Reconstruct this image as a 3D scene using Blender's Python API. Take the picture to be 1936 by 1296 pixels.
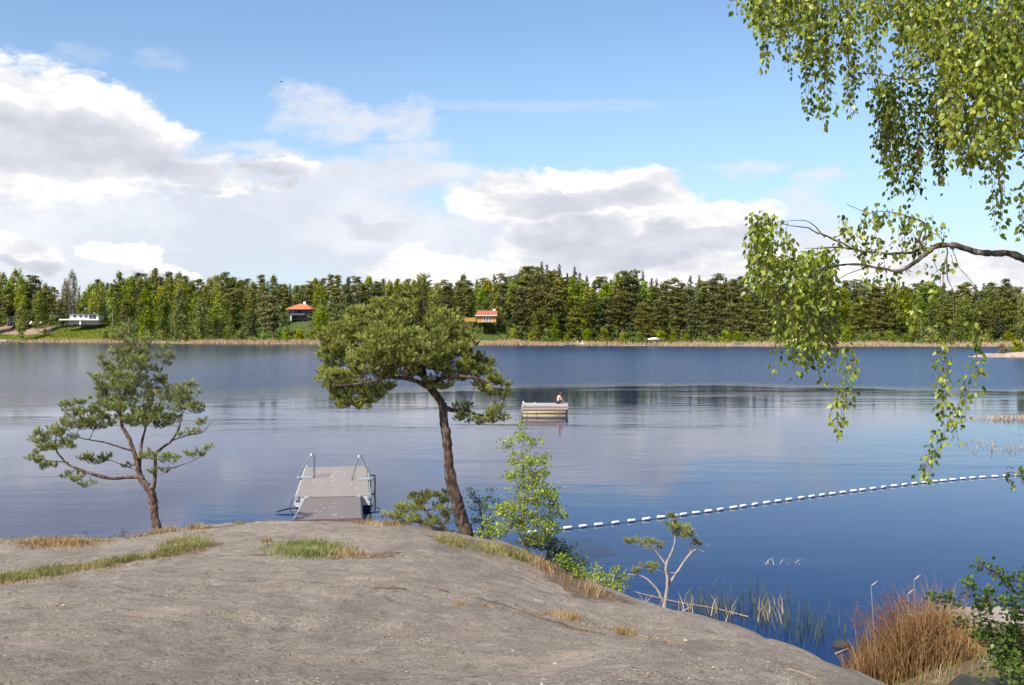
import bpy, math, random
import numpy as np
from mathutils import Vector, Matrix
from math import radians, sin, cos, tan, atan, atan2, pi, sqrt

sc = bpy.context.scene
for _o in list(bpy.data.objects): bpy.data.objects.remove(_o)
COL = sc.collection
RNG = np.random.default_rng(11)
random.seed(5)

# ------------------------------------------------------------------ camera
F, CX, CY, H, HOR = 1900.0, 968.0, 648.0, 6.2, 625.0
PITCH = atan((CY - HOR) / F)
cam_d = bpy.data.cameras.new('camera'); cam = bpy.data.objects.new('camera', cam_d); COL.objects.link(cam)
cam_d.sensor_width = 36.0; cam_d.lens = 36.0 * F / 1936.0
cam_d.clip_start = 0.1; cam_d.clip_end = 20000
cam.location = (0, 0, H); cam.rotation_euler = (radians(90) - PITCH, 0, 0)
sc.camera = cam

def P(px, py, Y):
    """point at depth Y on the sight line through pixel (px, py) of the 1936 x 1296 photograph"""
    dx = (px - CX) / F; dy = (CY - py) / F
    d = (dx, cos(PITCH) + dy * sin(PITCH), -sin(PITCH) + dy * cos(PITCH))
    k = Y / d[1]
    return np.array([d[0] * k, Y, H + d[2] * k])
def W(px, py):
    """point of the water surface under pixel"""
    p = P(px, py, 1.0); k = H / (H - p[2])
    return np.array([p[0] * k, k, 0.0])

# ------------------------------------------------------------------ light and sky
SUN_EL, SUN_AZ = radians(46), radians(218)      # azimuth clockwise from +Y (view direction)
sd = Vector((sin(SUN_AZ) * cos(SUN_EL), cos(SUN_AZ) * cos(SUN_EL), sin(SUN_EL)))
sun_d = bpy.data.lights.new('sun', 'SUN'); sun = bpy.data.objects.new('sun', sun_d); COL.objects.link(sun)
sun_d.energy = 4.6; sun_d.angle = radians(0.5); sun_d.color = (1.0, 0.95, 0.87)
sun.rotation_euler = sd.to_track_quat('Z', 'Y').to_euler()
sc.view_settings.view_transform = 'Standard'; sc.view_settings.look = 'None'
sc.view_settings.gamma = 1.0; sc.view_settings.use_curve_mapping = False
sc.view_settings.exposure = 0.5

world = bpy.data.worlds.new('World'); sc.world = world; world.use_nodes = True

class G:
    """tiny node-graph writer"""
    def __init__(s, tree): s.t = tree
    def n(s, typ, **k):
        o = s.t.nodes.new(typ)
        for a, b in k.items(): setattr(o, a, b)
        return o
    def put(s, sock, v):
        if isinstance(v, bpy.types.NodeSocket): s.t.links.new(v, sock)
        elif isinstance(v, (tuple, list)) and len(v) == 3 and sock.type == 'RGBA': sock.default_value = (*v, 1)
        else: sock.default_value = v
    def m(s, op, a, b=0.0, c=0.0, clamp=False):
        o = s.n('ShaderNodeMath', operation=op, use_clamp=clamp)
        s.put(o.inputs[0], a); s.put(o.inputs[1], b); s.put(o.inputs[2], c); return o.outputs[0]
    def v(s, op, a, b=(0, 0, 0), scale=None):
        o = s.n('ShaderNodeVectorMath', operation=op); s.put(o.inputs[0], a); s.put(o.inputs[1], b)
        if scale is not None: s.put(o.inputs['Scale'], scale)
        return o.outputs['Value'] if op in ('DOT_PRODUCT', 'LENGTH') else o.outputs[0]
    def xyz(s, x=0.0, y=0.0, z=0.0):
        o = s.n('ShaderNodeCombineXYZ'); s.put(o.inputs[0], x); s.put(o.inputs[1], y); s.put(o.inputs[2], z); return o.outputs[0]
    def sep(s, v):
        o = s.n('ShaderNodeSeparateXYZ'); s.put(o.inputs[0], v); return o.outputs
    def noise(s, v, scale, detail=4.0, rough=0.5, dist=0.0, lac=2.0):
        o = s.n('ShaderNodeTexNoise'); s.put(o.inputs['Vector'], v); s.put(o.inputs['Scale'], scale)
        s.put(o.inputs['Detail'], detail); s.put(o.inputs['Roughness'], rough); s.put(o.inputs['Distortion'], dist); s.put(o.inputs['Lacunarity'], lac)
        return o
    def voro(s, v, scale, feature='F1', rnd=1.0):
        o = s.n('ShaderNodeTexVoronoi', feature=feature); s.put(o.inputs['Vector'], v); s.put(o.inputs['Scale'], scale); s.put(o.inputs['Randomness'], rnd); return o
    def mr(s, v, a, b, c=0.0, d=1.0, smooth=True):
        o = s.n('ShaderNodeMapRange', interpolation_type='SMOOTHSTEP' if smooth else 'LINEAR', clamp=True)
        s.put(o.inputs[0], v); s.put(o.inputs[1], a); s.put(o.inputs[2], b); s.put(o.inputs[3], c); s.put(o.inputs[4], d); return o.outputs[0]
    def mix(s, f, a, b, blend='MIX'):
        o = s.n('ShaderNodeMix', data_type='RGBA', blend_type=blend); s.put(o.inputs[0], f); s.put(o.inputs[6], a); s.put(o.inputs[7], b); return o.outputs[2]
    def ramp(s, f, stops):
        o = s.n('ShaderNodeValToRGB'); s.put(o.inputs[0], f); e = o.color_ramp.elements
        while len(e) < len(stops): e.new(0.5)
        for i, (p, c) in enumerate(stops): e[i].position = p; e[i].color = (*c, 1)
        return o.outputs[0]

def build_world():
    t = world.node_tree; t.nodes.clear(); g = G(t)
    out = g.n('ShaderNodeOutputWorld'); bg = g.n('ShaderNodeBackground'); t.links.new(bg.outputs[0], out.inputs[0])
    sky = g.n('ShaderNodeTexSky', sky_type='NISHITA'); sky.sun_disc = False
    sky.sun_elevation = SUN_EL; sky.sun_rotation = SUN_AZ; sky.air_density = 1.0; sky.dust_density = 0.6; sky.ozone_density = 1.5
    dirn = g.n('ShaderNodeTexCoord').outputs['Generated']
    x, y, z = g.sep(dirn)
    az = g.m('ARCTAN2', x, y); el = g.m('ARCTAN2', z, g.m('SQRT', g.m('ADD', g.m('MULTIPLY', x, x), g.m('MULTIPLY', y, y))))
    # seamless noise in direction space, squashed so that clouds are wider than tall
    d2 = g.v('MULTIPLY', dirn, (1, 1, 1.9))
    wn = g.noise(d2, 7.0, 6, 0.55); wn2 = g.noise(d2, 26.0, 5, 0.6)
    w1 = g.v('SUBTRACT', wn.outputs['Color'], (.5, .5, .5)); w2 = g.v('SUBTRACT', wn2.outputs['Color'], (.5, .5, .5))
    base = g.xyz(az, el, 0.0)
    warp = g.v('ADD', base, g.v('ADD', g.v('MULTIPLY', w1, (.14, .085, 0)), g.v('MULTIPLY', w2, (.035, .026, 0))))
    soft = g.v('ADD', base, g.v('MULTIPLY', w1, (.14, .05, 0)))
    def A(px): return atan((px - CX) / F)
    def E(px, py): return atan((HOR - py) / F * cos(A(px)))
    def blob(coord, px, py, rx, ry, rot=0.0):
        a0, e0 = A(px), E(px, py); ra, re = rx / F * cos(A(px)), ry / F
        q = g.v('SUBTRACT', coord, (a0, e0, 0))
        if rot:
            r = radians(rot)
            qx = g.v('DOT_PRODUCT', q, (cos(r), sin(r), 0)); qy = g.v('DOT_PRODUCT', q, (-sin(r), cos(r), 0)); q = g.xyz(qx, qy, 0)
        q = g.v('MULTIPLY', q, (1 / ra, 1 / re, 0))
        return g.m('SUBTRACT', 1.0, g.v('DOT_PRODUCT', q, q))
    def union(bl):
        r = bl[0]
        for b in bl[1:]: r = g.m('SMOOTH_MAX', r, b, 0.25)
        return r
    n_fine = g.m('SUBTRACT', g.noise(d2, 16.0, 8, 0.62).outputs['Fac'], 0.5)
    n_up = g.m('SUBTRACT', g.noise(g.v('ADD', d2, (0.004, 0, 0.035)), 16.0, 5, 0.58).outputs['Fac'], 0.5)
    relief = g.m('SUBTRACT', n_fine, n_up)
    n_big = g.m('SUBTRACT', g.noise(d2, 4.5, 5, 0.55).outputs['Fac'], 0.5)
    # outside the frame: the same broken cumulus deck, from noise alone
    away = g.mr(g.m('ABSOLUTE', az), 0.47, 0.66)
    deck = g.m('ADD', g.m('MULTIPLY', n_big, 5.0), g.m('SUBTRACT', g.mr(el, 0.0, 0.6, 0.75, -0.55, False), 0.12))
    deck = g.m('SUBTRACT', g.m('MULTIPLY', g.m('ADD', deck, 3.0), away), 3.0)
    # ---- cumulus bodies
    cum = union([blob(warp, 60, 250, 330, 105, -10), blob(warp, 200, 235, 190, 80, -16), blob(warp, -60, 240, 300, 130), blob(warp, 330, 320, 150, 50, -8), blob(warp, 505, 330, 85, 32),
                 blob(warp, 30, 470, 95, 38, -14), blob(warp, 225, 475, 85, 30, -18), blob(warp, 320, 505, 80, 22, -8),
                 blob(warp, 985, 390, 110, 62), blob(warp, 1120, 400, 150, 72), blob(warp, 1250, 395, 130, 68, -12), blob(warp, 1370, 430, 100, 50), blob(warp, 1160, 470, 270, 58),
                 blob(warp, 760, 490, 62, 42), blob(warp, 850, 515, 110, 34), blob(warp, 970, 520, 140, 32), blob(warp, 1120, 520, 150, 34), blob(warp, 1300, 525, 180, 34),
                 blob(warp, 1480, 525, 180, 30), blob(warp, 1700, 515, 190, 36), blob(warp, 1880, 520, 170, 44),
                 deck])
    n_xf = g.m('SUBTRACT', g.noise(d2, 60.0, 6, 0.65).outputs['Fac'], 0.5)
    cum_f = g.m('ADD', g.m('ADD', cum, g.m('MULTIPLY', n_fine, 1.7)), g.m('MULTIPLY', n_xf, .7))
    cum_a = g.mr(cum_f, -0.05, 0.5)
    # ---- faint scraps
    scr = union([blob(warp, 585, 240, 85, 46, -22), blob(warp, 650, 245, 70, 22), blob(warp, 765, 240, 78, 40), blob(warp, 770, 300, 95, 32), blob(warp, 480, 290, 90, 26, -10), blob(warp, 1435, 322, 70, 22), blob(warp, 1555, 350, 55, 22),
                 blob(warp, 1520, 400, 90, 34), blob(warp, 700, 410, 85, 32, -14), blob(warp, 595, 425, 42, 20), blob(warp, 820, 360, 50, 26), blob(warp, 180, 105, 60, 26), blob(warp, 318, 122, 36, 20), blob(warp, 350, 362, 50, 18)])
    scr_a = g.m('MULTIPLY', g.mr(g.m('ADD', scr, g.m('ADD', g.m('MULTIPLY', n_fine, 4.6), g.m('MULTIPLY', n_xf, 1.5))), -0.5, 1.5), 0.82)
    fade_top = g.mr(g.m('ADD', blob(soft, 250, 110, 200, 50), 0.0), 0.0, 0.3, 0.0, 0.65)
    scr_a = g.m('MULTIPLY', scr_a, g.m('SUBTRACT', 1.0, fade_top))
    # ---- thin high veil
    veil = union([blob(soft, 160, 440, 620, 200), blob(soft, 300, 380, 420, 90), blob(soft, 560, 430, 360, 115), blob(soft, 800, 470, 300, 90), blob(soft, 700, 340, 260, 40), blob(soft, 1150, 500, 700, 100), blob(soft, 1750, 560, 600, 90)])
    veil_a = g.m('MULTIPLY', g.mr(g.m('ADD', veil, g.m('MULTIPLY', n_big, 1.6)), -0.15, 0.75), 0.93)
    cirr = union([blob(base, 1060, 203, 300, 13, 0), blob(base, 900, 200, 150, 9)])
    stre = g.noise(g.v('MULTIPLY', dirn, (6, 6, 90)), 3.0, 4, 0.5).outputs['Fac']
    cirr_a = g.m('MULTIPLY', g.mr(g.m('ADD', cirr, g.m('MULTIPLY', g.m('SUBTRACT', stre, .5), 2.2)), -0.3, 1.4), 0.28)
    away_veil = g.m('MULTIPLY', g.m('MULTIPLY', away, g.mr(el, 0.0, 0.35, 0.8, 0.0)), 0.9)
    # ---- shading of the clouds
    dark = union([blob(warp, 80, 258, 330, 55, -4), blob(warp, 330, 325, 130, 34, -6), blob(warp, 505, 335, 75, 26), blob(warp, 1050, 400, 120, 26), blob(warp, 1180, 395, 130, 26, 0), blob(warp, 1330, 470, 160, 26), blob(warp, 1080, 450, 130, 26),
                  blob(warp, 1180, 480, 210, 28), blob(warp, 700, 420, 70, 22, -14), blob(warp, 350, 365, 40, 14), blob(warp, 60, 505, 160, 22), blob(warp, 240, 520, 200, 16)])
    dk_frame = g.mr(g.m('ADD', dark, g.m('MULTIPLY', n_fine, 1.6)), -0.2, 0.9)
    dk_deck = g.m('MULTIPLY', g.mr(deck, 0.7, 2.0), away)
    dk = g.m('MAXIMUM', dk_frame, dk_deck)
    lit = g.m('ADD', g.m('MULTIPLY', relief, 1.5), g.m('SUBTRACT', 0.86, g.m('MULTIPLY', dk, 0.6)), clamp=True)
    c_cum = g.ramp(lit, [(0.0, (3.6, 3.8, 4.35)), (0.35, (4.25, 4.4, 4.85)), (0.65, (4.9, 4.95, 5.25)), (1.0, (6.6, 6.5, 6.4))])
    k = 1.0
    nm = g.mix(g.mr(el, 0.0, 0.30, 0.55, 0.0), g.mix(1.0, sky.outputs[0], (.92, 1.0, 1.07), 'MULTIPLY'), (3.2, 4.4, 5.7))
    c = g.mix(cirr_a, nm, (4.9, 5.1, 5.5))
    c_veil = g.mix(g.mr(g.m('ADD', n_big, g.m('MULTIPLY', n_fine, .45)), -0.14, 0.18), (4.35, 4.6, 5.2), (5.5, 5.6, 5.9))
    c = g.mix(g.m('MAXIMUM', veil_a, away_veil), c, c_veil)
    c = g.mix(scr_a, c, g.mix(g.m('MULTIPLY', dk, 0.8), (5.0, 5.1, 5.5), (3.85, 4.05, 4.7)))
    c = g.mix(cum_a, c, c_cum)
    t.links.new(c, bg.inputs[0]); bg.inputs[1].default_value = 0.12
build_world()
world.cycles.sampling_method = 'MANUAL'; world.cycles.sample_map_resolution = 1024

# ------------------------------------------------------------------ mesh helpers
def mesh(name, V, Fc, mats=(), smooth=False, tint=None, fmat=None):
    V = np.asarray(V, dtype=np.float32).reshape(-1, 3)
    me = bpy.data.meshes.new(name)
    if isinstance(Fc, np.ndarray):
        n, k = Fc.shape
        me.vertices.add(len(V)); me.vertices.foreach_set('co', V.ravel())
        me.loops.add(n * k); me.loops.foreach_set('vertex_index', Fc.astype(np.int32).ravel())
        me.polygons.add(n); me.polygons.foreach_set('loop_start', np.arange(0, n * k, k, dtype=np.int32))
        me.update(calc_edges=True)
    else:
        me.from_pydata([tuple(map(float, v)) for v in V], [], [tuple(map(int, f)) for f in Fc]); me.update()
    if smooth: me.polygons.foreach_set('use_smooth', np.ones(len(me.polygons), dtype=bool))
    for m_ in (mats if isinstance(mats, (list, tuple)) else [mats]): me.materials.append(m_)
    if fmat is not None: me.polygons.foreach_set('material_index', np.asarray(fmat, dtype=np.int32))
    if tint is not None:
        a = me.attributes.new('tint', 'FLOAT', 'POINT'); a.data.foreach_set('value', np.asarray(tint, dtype=np.float32))
    return me
def link(name, me, parent=None, loc=None):
    o = bpy.data.objects.new(name, me); COL.objects.link(o)
    if parent is not None: o.parent = parent
    if loc is not None: o.location = tuple(map(float, loc))
    return o
def tag(o, label=None, cat=None, group=None, kind=None):
    for k_, v_ in (('label', label), ('category', cat), ('group', group), ('kind', kind)):
        if v_: o[k_] = v_
    return o
def empty(name, loc, label, cat, group=None, rz=0.0):
    o = link(name, None, None, loc); o.rotation_euler = (0, 0, rz); o.empty_display_size = 0.2
    return tag(o, label, cat, group)

class MB:
    """collects boxes, tubes, lathes and flat pieces into one mesh"""
    def __init__(s): s.V = []; s.Fc = []; s.M = []; s.n = 0
    def add(s, V, Fc, m=0):
        s.V.extend([tuple(v) for v in V]); s.Fc.extend([tuple(i + s.n for i in f) for f in Fc]); s.M.extend([m] * len(Fc)); s.n += len(V)
    def box(s, c, size, rz=0.0, m=0, R=None):
        x, y, z = [v / 2 for v in size]
        pts = np.array([(a * x, b * y, d * z) for d in (-1, 1) for b in (-1, 1) for a in (-1, 1)])
        if R is None: R = np.array([[cos(rz), -sin(rz), 0], [sin(rz), cos(rz), 0], [0, 0, 1]])
        pts = pts @ np.asarray(R).T + np.asarray(c)
        s.add(pts, [(0, 2, 3, 1), (4, 5, 7, 6), (0, 1, 5, 4), (2, 6, 7, 3), (0, 4, 6, 2), (1, 3, 7, 5)], m)
    def beam(s, a, b, w, h, m=0):
        a = np.asarray(a, float); b = np.asarray(b, float); d = b - a; L = np.linalg.norm(d); d = d / L
        up = np.array([0, 0, 1.0]) if abs(d[2]) < .95 else np.array([0, 1.0, 0])
        r = np.cross(d, up); r /= np.linalg.norm(r); u = np.cross(r, d)
        s.box((a + b) / 2, (w, L, h), m=m, R=np.array([r, d, u]).T)
    def tube(s, pts, rad, k=8, m=0, cap=True):
        V, Fc = tube(pts, rad, k, cap); s.add(V, Fc, m)
    def mesh(s, name, mats, smooth=False): return mesh(name, s.V, s.Fc, mats, smooth, fmat=s.M)
    def build(s, name, mats, parent=None, smooth=False, loc=None):
        return link(name, s.mesh(name, mats, smooth), parent, loc)

def tube(pts, rad, k=8, cap=True):
    pts = np.asarray(pts, float); n = len(pts)
    rad = np.full(n, rad) if np.isscalar(rad) else np.asarray(rad, float)
    T = np.gradient(pts, axis=0); T /= np.linalg.norm(T, axis=1)[:, None] + 1e-9
    ref = np.array([0, 0, 1.0]) if abs(T[0][2]) < .9 else np.array([1.0, 0, 0])
    u = np.cross(T[0], ref); u /= np.linalg.norm(u)
    V = []; ang = np.arange(k) * 2 * pi / k
    for i in range(n):
        u = u - T[i] * np.dot(u, T[i]); u /= np.linalg.norm(u) + 1e-9; w = np.cross(T[i], u)
        V.append(pts[i] + rad[i] * (np.cos(ang)[:, None] * u + np.sin(ang)[:, None] * w))
    V = np.concatenate(V)
    Fc = [(i * k + j, i * k + (j + 1) % k, (i + 1) * k + (j + 1) % k, (i + 1) * k + j) for i in range(n - 1) for j in range(k)]
    if cap: Fc += [tuple(range(k))[::-1], tuple((n - 1) * k + j for j in range(k))]
    return V, Fc
def spline(pts, n):
    """Catmull-Rom through pts, n samples"""
    p = np.asarray(pts, float); m_ = len(p)
    if m_ < 3: return np.array([p[0] + (p[-1] - p[0]) * t for t in np.linspace(0, 1, n)])
    q = np.vstack([2 * p[0] - p[1], p, 2 * p[-1] - p[-2]]); out = []
    for t in np.linspace(0, m_ - 1 - 1e-9, n):
        i = int(t); f = t - i; a, b, c, d = q[i:i + 4]
        out.append(.5 * ((2 * b) + (c - a) * f + (2 * a - 5 * b + 4 * c - d) * f * f + (3 * b - a - 3 * c + d) * f ** 3))
    return np.array(out)
def unit(v): return v / (np.linalg.norm(v, axis=-1, keepdims=True) + 1e-9)
def rand_unit(n, rng=RNG): return unit(rng.normal(size=(n, 3)))
def frames(d, roll, up=None):
    """rotation matrices whose +Y is d (N,3), rolled"""
    d = unit(d); a = np.where(np.abs(d[:, 2:3]) < .95, np.array([[0, 0, 1.0]]), np.array([[1.0, 0, 0]]))
    x = unit(np.cross(d, a)); z = np.cross(x, d)
    c, s_ = np.cos(roll)[:, None], np.sin(roll)[:, None]
    return np.stack([x * c + z * s_, d, -x * s_ + z * c], axis=2)
def scatter(tv, tf, R, s, T):
    tv = np.asarray(tv, float); tf = np.asarray(tf); n = len(T)
    s = np.asarray(s, float).reshape(n, -1)
    V = np.einsum('nij,kj->nki', R, tv) * s[:, None, :] + T[:, None, :]
    Fc = tf[None] + (np.arange(n) * len(tv))[:, None, None]
    return V.reshape(-1, 3), Fc.reshape(-1, tf.shape[1])

# ------------------------------------------------------------------ materials
def mat(name, col, rough=0.8, metal=0.0, var=0.12, scale=6.0, bump=0.0, bscale=40.0, spec=0.5, detail=5, stretch=(1, 1, 1), col2=None, orand=0.0):
    m_ = bpy.data.materials.new(name); m_.use_nodes = True; g = G(m_.node_tree); b = m_.node_tree.nodes['Principled BSDF']
    co = g.v('MULTIPLY', g.n('ShaderNodeTexCoord').outputs['Object'], stretch)
    n_ = g.noise(co, scale, detail, 0.6).outputs['Fac']
    c2 = col2 or tuple(v * (1 - 2.2 * var) for v in col); c1 = tuple(min(1, v * (1 + 1.3 * var)) for v in col)
    c = g.mix(g.mr(n_, .3, .7), c2, c1)
    if orand:
        r = g.n('ShaderNodeObjectInfo').outputs['Random']
        c = g.mix(1.0, c, g.mix(r, tuple([1 - orand] * 3), tuple([1 + orand] * 3)), 'MULTIPLY')
    g.put(b.inputs['Base Color'], c); b.inputs['Roughness'].default_value = rough; b.inputs['Metallic'].default_value = metal; b.inputs['Specular IOR Level'].default_value = spec
    if bump:
        bn = g.n('ShaderNodeBump'); g.put(bn.inputs['Height'], g.noise(co, bscale, 4, .6).outputs['Fac']); bn.inputs['Strength'].default_value = 1; bn.inputs['Distance'].default_value = bump
        g.put(b.inputs['Normal'], bn.outputs[0])
    return m_
def leaf_mat(name, dark, light, trans=0.35, rough=0.5, orand=(0, 0, 0), tcol=None, spec=0.3):
    """foliage: two-sided diffuse + translucency, colour from the per-leaf 'tint' attribute and (for trees) per object"""
    m_ = bpy.data.materials.new(name); m_.use_nodes = True; t = m_.node_tree; g = G(t); b = t.nodes['Principled BSDF']
    ti = g.n('ShaderNodeAttribute', attribute_name='tint').outputs['Fac']
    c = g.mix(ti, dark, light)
    if orand != (0, 0, 0):
        r = g.n('ShaderNodeObjectInfo').outputs['Random']; r2 = g.m('FRACT', g.m('MULTIPLY', r, 17.31))
        hs = g.n('ShaderNodeHueSaturation'); g.put(hs.inputs['Hue'], g.mr(r, 0, 1, .5 - orand[0], .5 + orand[0], False)); g.put(hs.inputs['Saturation'], g.mr(r2, 0, 1, 1 - orand[1], 1 + orand[1], False))
        g.put(hs.inputs['Value'], g.mr(g.m('FRACT', g.m('MULTIPLY', r, 7.77)), 0, 1, 1 - orand[2], 1 + orand[2], False)); g.put(hs.inputs['Color'], c); c = hs.outputs[0]
    g.put(b.inputs['Base Color'], c); b.inputs['Roughness'].default_value = rough; b.inputs['Specular IOR Level'].default_value = spec
    tr = g.n('ShaderNodeBsdfTranslucent'); g.put(tr.inputs[0], g.mix(1.0, c, tcol or (1.5, 1.35, .6), 'MULTIPLY'))
    mx = g.n('ShaderNodeMixShader'); mx.inputs[0].default_value = trans
    t.links.new(b.outputs[0], mx.inputs[1]); t.links.new(tr.outputs[0], mx.inputs[2]); t.links.new(mx.outputs[0], t.nodes['Material Output'].inputs[0])
    return m_
def bark_mat(name, stops, scale=3.0, stretch=(1, 1, .35), bump=.012, bscale=14):
    m_ = bpy.data.materials.new(name); m_.use_nodes = True; g = G(m_.node_tree); b = m_.node_tree.nodes['Principled BSDF']
    co = g.v('MULTIPLY', g.n('ShaderNodeTexCoord').outputs['Object'], stretch)
    f = g.m('ADD', g.m('MULTIPLY', g.noise(co, scale, 6, .65).outputs['Fac'], .6), g.m('MULTIPLY', g.voro(co, bscale).outputs['Distance'], .5))
    g.put(b.inputs['Base Color'], g.ramp(f, stops)); b.inputs['Roughness'].default_value = .9; b.inputs['Specular IOR Level'].default_value = .15
    bn = g.n('ShaderNodeBump'); g.put(bn.inputs['Height'], f); bn.inputs['Strength'].default_value = 1; bn.inputs['Distance'].default_value = bump; g.put(b.inputs['Normal'], bn.outputs[0])
    return m_
# ------------------------------------------------------------------ rock, as a height field through sighted points
_cp = []
def rk(px, py, Y): p = P(px, py, Y); _cp.append((p[0], p[1], p[2]))
for px in (0, 300, 600, 900, 1200): rk(px, 1296, 5.1)
rk(1450, 1296, 5.6); rk(1690, 1296, 6.9)
for px in (-50, 300, 650, 1000): rk(px, 1200, 7.1)
for px in (250, 500, 800): rk(px, 1100, 9.6)
for px in (350, 600, 850): rk(px, 1050, 13.0)
for px in (430, 600, 800): rk(px, 1020, 17.2)
for px in (480, 600, 780): rk(px, 1002, 22)
for px in (450, 560, 680): rk(px, 992, 26.2)
for px in (450, 560, 680): _cp.append((*P(px, 992, 27.9)[:2], 0.5)); _cp.append((*P(px, 992, 30.5)[:2], -0.9))
rk(-20, 1106, 11.3); rk(120, 1092, 11.8); rk(0, 1062, 16); rk(150, 1052, 17.0); rk(300, 1036, 18.5)
rk(0, 1036, 20.5); rk(160, 1028, 22); rk(300, 1012, 23.5); rk(0, 1022, 23.2); rk(150, 1020, 24.0); rk(297, 1002, 25.3)
_cp += [(-12.9, 25.2, .35), (-10.6, 26, .35), (-9.2, 27.3, .3), (-13.5, 27.5, -.8), (-11, 28.5, -.9), (-8.8, 29.5, -.9), (-16, 22, 1.1), (-16, 15, 2.4), (-16, 26, -.5)]
# right shoulder
rk(1560, 1276, 9.2); rk(1400, 1213, 13.0); rk(1480, 1243, 11.0); rk(1300, 1184, 15.0); rk(1220, 1164, 17.0); rk(1150, 1144, 18.8); rk(1090, 1116, 20.2); rk(1030, 1072, 21.6); rk(960, 1040, 22.8); rk(880, 1018, 24.0)
rk(1250, 1215, 9.6); rk(1120, 1130, 12.5); rk(980, 1080, 16.0); rk(900, 1040, 19.5); rk(1400, 1255, 8.2); rk(780, 1000, 25.5)
_cp += [(4.0, 7.2, 2.2), (4.1, 11.4, 1.25), (5.2, 7.6, 1.4), (4.3, 9.6, 1.5), (5.6, 10, 1.0), (4.2, 13.4, .95), (5.2, 13.6, .6), (3.5, 17.3, .3), (4.4, 17.4, -.6), (2.7, 20.2, .35), (3.3, 21.2, -.5),
        (1.6, 23.4, .4), (2.2, 24.4, -.5), (.4, 25.4, .5), (1.0, 26.6, -.6), (-1.0, 27.3, .5), (-.6, 29, -.8), (8, 8, 1.4), (11, 9, 1.6),
        (6.6, 17.6, .3), (8, 17.6, .5), (8, 14, 1.0), (6.2, 14, .7), (10.2, 18, .6), (8.6, 20.6, .1), (7.2, 20.6, -.4), (5.2, 17.2, -.55), (5, 20, -1.), (10.5, 22.5, -.4), (12, 20.5, .3),
        (0, -2, 5.1), (-6, -2, 5.1), (4, -2, 4.6), (9, -1, 3.2), (-14, -2, 4.8), (-14, 6, 3.9)]
_cp = np.array(_cp)
def _tps(r): return np.where(r > 1e-6, r * r * np.log(r + 1e-9), 0)
def _fit():
    n = len(_cp); X = _cp[:, :2]; K = _tps(np.linalg.norm(X[:, None] - X[None], axis=2)) + np.eye(n) * .02
    Q = np.hstack([np.ones((n, 1)), X]); A = np.block([[K, Q], [Q.T, np.zeros((3, 3))]])
    return np.linalg.solve(A, np.concatenate([_cp[:, 2], np.zeros(3)]))
_w = _fit()
def vnoise(x, y, seed=0):
    xi = np.floor(x).astype(int); yi = np.floor(y).astype(int); fx = x - xi; fy = y - yi
    def h(a, b):
        v = np.sin(a * 127.1 + b * 311.7 + seed * 74.7) * 43758.5453; return v - np.floor(v)
    u = fx * fx * (3 - 2 * fx); v = fy * fy * (3 - 2 * fy)
    return (h(xi, yi) * (1 - u) + h(xi + 1, yi) * u) * (1 - v) + (h(xi, yi + 1) * (1 - u) + h(xi + 1, yi + 1) * u) * v - .5
def fbm(x, y, s, o=4, seed=0):
    r = 0; a = 1.0
    for i in range(o): r = r + a * vnoise(x * s * 2 ** i, y * s * 2 ** i, seed + i); a *= .5
    return r
CRACK = np.array([P(px, py, Y)[:2] for px, py, Y in ((840, 1138, 9.6), (950, 1150, 9.4), (1040, 1163, 9.2), (1110, 1182, 9.0), (1190, 1200, 8.9), (1290, 1216, 8.7), (1400, 1240, 8.3))])
CRACKS = [np.array([P(a_, b_, Y_)[:2] for a_, b_, Y_ in q]) for q in (((-20, 1180, 7.5), (160, 1172, 7.6), (330, 1190, 7.3), (520, 1186, 7.4)), ((620, 1075, 10.8), (760, 1092, 10.0), (930, 1098, 10.6), (1060, 1130, 11.2)), ((150, 1255, 6.0), (420, 1262, 5.9), (640, 1250, 6.1), (820, 1258, 6.0)))]
CRACK2 = np.array([P(px, py, Y)[:2] for px, py, Y in ((300, 1085, 10.6), (460, 1103, 9.8), (560, 1112, 9.4), (700, 1125, 9.2), (760, 1131, 9.4))])
def seg_dist(x, y, pl):
    d = np.full(np.shape(x), 1e9)
    for a, b in zip(pl[:-1], pl[1:]):
        ab = b - a; t = np.clip(((x - a[0]) * ab[0] + (y - a[1]) * ab[1]) / (ab @ ab), 0, 1)
        d = np.minimum(d, np.hypot(x - a[0] - t * ab[0], y - a[1] - t * ab[1]))
    return d
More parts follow.
